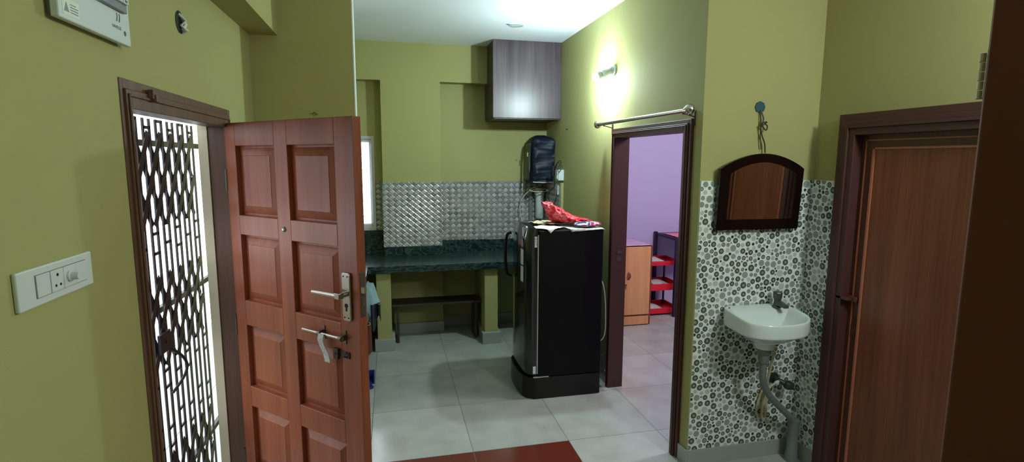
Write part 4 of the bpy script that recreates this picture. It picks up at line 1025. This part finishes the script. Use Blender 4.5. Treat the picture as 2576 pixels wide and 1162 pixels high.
# angle valve
av = thing('angle_valve', (2.22, 2.62, .49), 'dark green angle valve with knob under the basin', 'valve')
mb = MB(); mb.lathe([(0, .034), (.008, .032), (.010, .014), (.05, .014)], (2.225, YS-.008, .500), (0, -1, 0), 20); mb.build('flange', 'valve', av, smooth=True)
mb = MB(); mb.tube([(2.225, 2.60, .500), (2.262, 2.575, .482)], .015, 14); mb.lathe([(0, .018), (.008, .026), (.03, .028), (.05, .022), (.056, .01)], (2.248, 2.578, .485), (.9, -.35, -.25), 10); mb.build('knob', 'valve', av, smooth=True)
mb = MB(); mb.tube([(2.225, 2.595, .498), (2.195, 2.59, .487)], .010, 12); mb.tube([(2.197, 2.59, .488), (2.165, 2.585, .478)], .005, 10); mb.build('outlet', 'pipe_white', av, smooth=True)
pts = [(2.167, 2.585, .478), (2.145, 2.585, .45), (2.135, 2.60, .36), (2.135, 2.61, .29), (2.148, 2.61, .255), (2.160, 2.61, .29), (2.158, 2.61, .40), (2.150, 2.60, .49), (2.152, 2.59, .56), (2.165, 2.585, .66), (2.162, 2.582, .75), (2.150, 2.570, .822)]
mb = MB(); mb.tube(smoothpath(pts), .0075, 8); tag(mb.build('supply_hose', 'tube_beige', base=pts[0], smooth=True), 'yellowed supply hose looping below the basin', 'hose')
pts = [(2.150, 2.62, .47), (2.125, 2.625, .40), (2.112, 2.63, .32), (2.125, 2.63, .262), (2.145, 2.63, .28), (2.150, 2.63, .36), (2.148, 2.63, .45)]
mb = MB(); mb.tube(smoothpath(pts), .006, 8); tag(mb.build('spare_hose', 'tube_beige', base=pts[0], smooth=True), 'second thin hose loop hanging against the dotted tiles', 'hose')

# ------------------------------------------------------------------ bedroom: cupboard, rack, table
cp = thing('cupboard', (2.5, 5.45, 0), 'light oak cupboard with reddish edges in the purple bedroom', 'cupboard')
mb = MB(); mb.box(2.14, 2.755, 5.215, 5.70, .004, .885); mb.build('body', 'cupboard_edge', cp, bevel=.003)
mb = MB(); mb.box(2.165, 2.728, 5.197, 5.214, .125, .875); cd = mb.build('door', 'cupboard', cp, bevel=.002)
mb = MB(); mb.box(2.165, 2.728, 5.205, 5.214, .012, .105); mb.build('plinth', 'cupboard', cp)
mb = MB(); mb.tube(smoothpath([(2.475, 5.197, .60), (2.468, 5.180, .575), (2.468, 5.178, .55), (2.475, 5.197, .52)]), .006, 8); mb.tube(smoothpath([(2.478, 5.197, .60), (2.488, 5.182, .575), (2.488, 5.180, .55), (2.478, 5.197, .52)]), .006, 8); mb.build('handle', 'cupboard_edge', cd, smooth=True)
mb = MB(); mb.lathe([(0, .008), (.012, .008), (.02, .012), (.026, .004)], (2.44, 5.197, .47), (0, -1, 0), 12); mb.box(2.435, 2.445, 5.180, 5.183, .42, .465); mb.build('key', 'dull_steel', cd)
mb = MB(); mb.grid(20, 14, lambda u, v: (2.14+u*.60, 5.19+v*.50, .890 + .006*abs(noise.noise(Vector((u*9, v*9, 2)))) - 0)); tag(mb.build('clear_plastic_cover', 'plastic_cover', base=(2.5, 5.4, .887), smooth=True, solid=.001), 'crinkled clear plastic sheet on the oak cupboard top', 'cover')
rk = thing('plastic_rack', (3.0, 5.7, 0), 'three-tier red plastic rack beside the oak cupboard', 'rack')
for z, h in ((.030, .055), (.305, .07), (.600, .04)):
    mb = MB(); mb.box(2.775, 3.28, 5.50, 5.86, z, z+.008)
    mb.box(2.775, 3.28, 5.495, 5.508, z-.008, z+h); mb.box(2.775, 3.28, 5.852, 5.865, z-.008, z+h); mb.box(2.775, 2.788, 5.508, 5.852, z-.008, z+h); mb.box(3.267, 3.28, 5.508, 5.852, z-.008, z+h)
    mb.build('tray', 'red_pl', rk, bevel=.004)
for x in (2.81, 3.245):
    for y in (5.53, 5.83): MB().tube([(x, y, .0), (x, y, .62)], .012, 10).build('post', 'purple_dark', rk)
mb = MB(); mb.grid(10, 8, lambda u, v: (2.80+u*.27, 5.52+v*.25, .6425+.010*abs(math.sin(u*4))*v)); tag(mb.build('folded_newspaper', 'news', base=(2.9, 5.6, .61), smooth=True, solid=.003), 'folded newspaper on the top tray of the red rack', 'newspaper')
mb = MB(); mb.grid(8, 6, lambda u, v: (2.98+u*.20, 5.56+v*.2, .350+.03*math.sin(u*3)*v)); tag(mb.build('loose_papers', 'news', base=(3.0, 5.6, .31), smooth=True, solid=.003), 'loose papers in the middle tray of the red rack', 'papers')
mb = MB(); mb.grid(8, 6, lambda u, v: (2.84+u*.28, 5.54+v*.2, .050+.05*math.sin(u*3)*v)); tag(mb.build('loose_papers', 'news', base=(3.0, 5.6, .04), smooth=True, solid=.003), 'grey papers in the lowest tray of the red rack', 'papers')
tb_ = thing('side_table', (3.5, 5.5, 0), 'dark-legged table with pink cloth at the bedroom door edge', 'table')
mb = MB(); mb.box(3.16, 3.95, 5.42, 5.46, .885, .915); mb.box(3.16, 3.2, 5.46, 5.92, .885, .915); mb.box(3.2, 3.95, 5.46, 5.92, .895, .915); mb.build('table_top', 'purple_dark', tb_)
for x in (3.145, 3.92):
    for y in (5.40, 5.90): MB().box(x, x+.035, y, y+.035, 0, .93).build('leg', 'purple_dark', tb_)
mb = MB(); mb.grid(20, 10, lambda u, v: (3.19+u*.7, 5.385+max(0, v-.3)*.6, .922 + (.004 if v > .3 else -(.3-v)*.42*(.8+.2*math.sin(u*20))))); tag(mb.build('pink_cloth', 'pink', base=(3.5, 5.5, .9), smooth=True, solid=.004), 'pink cloth spread on the bedroom table', 'cloth')

for o in bpy.data.objects:
    if '_b' in o: del o['_b']
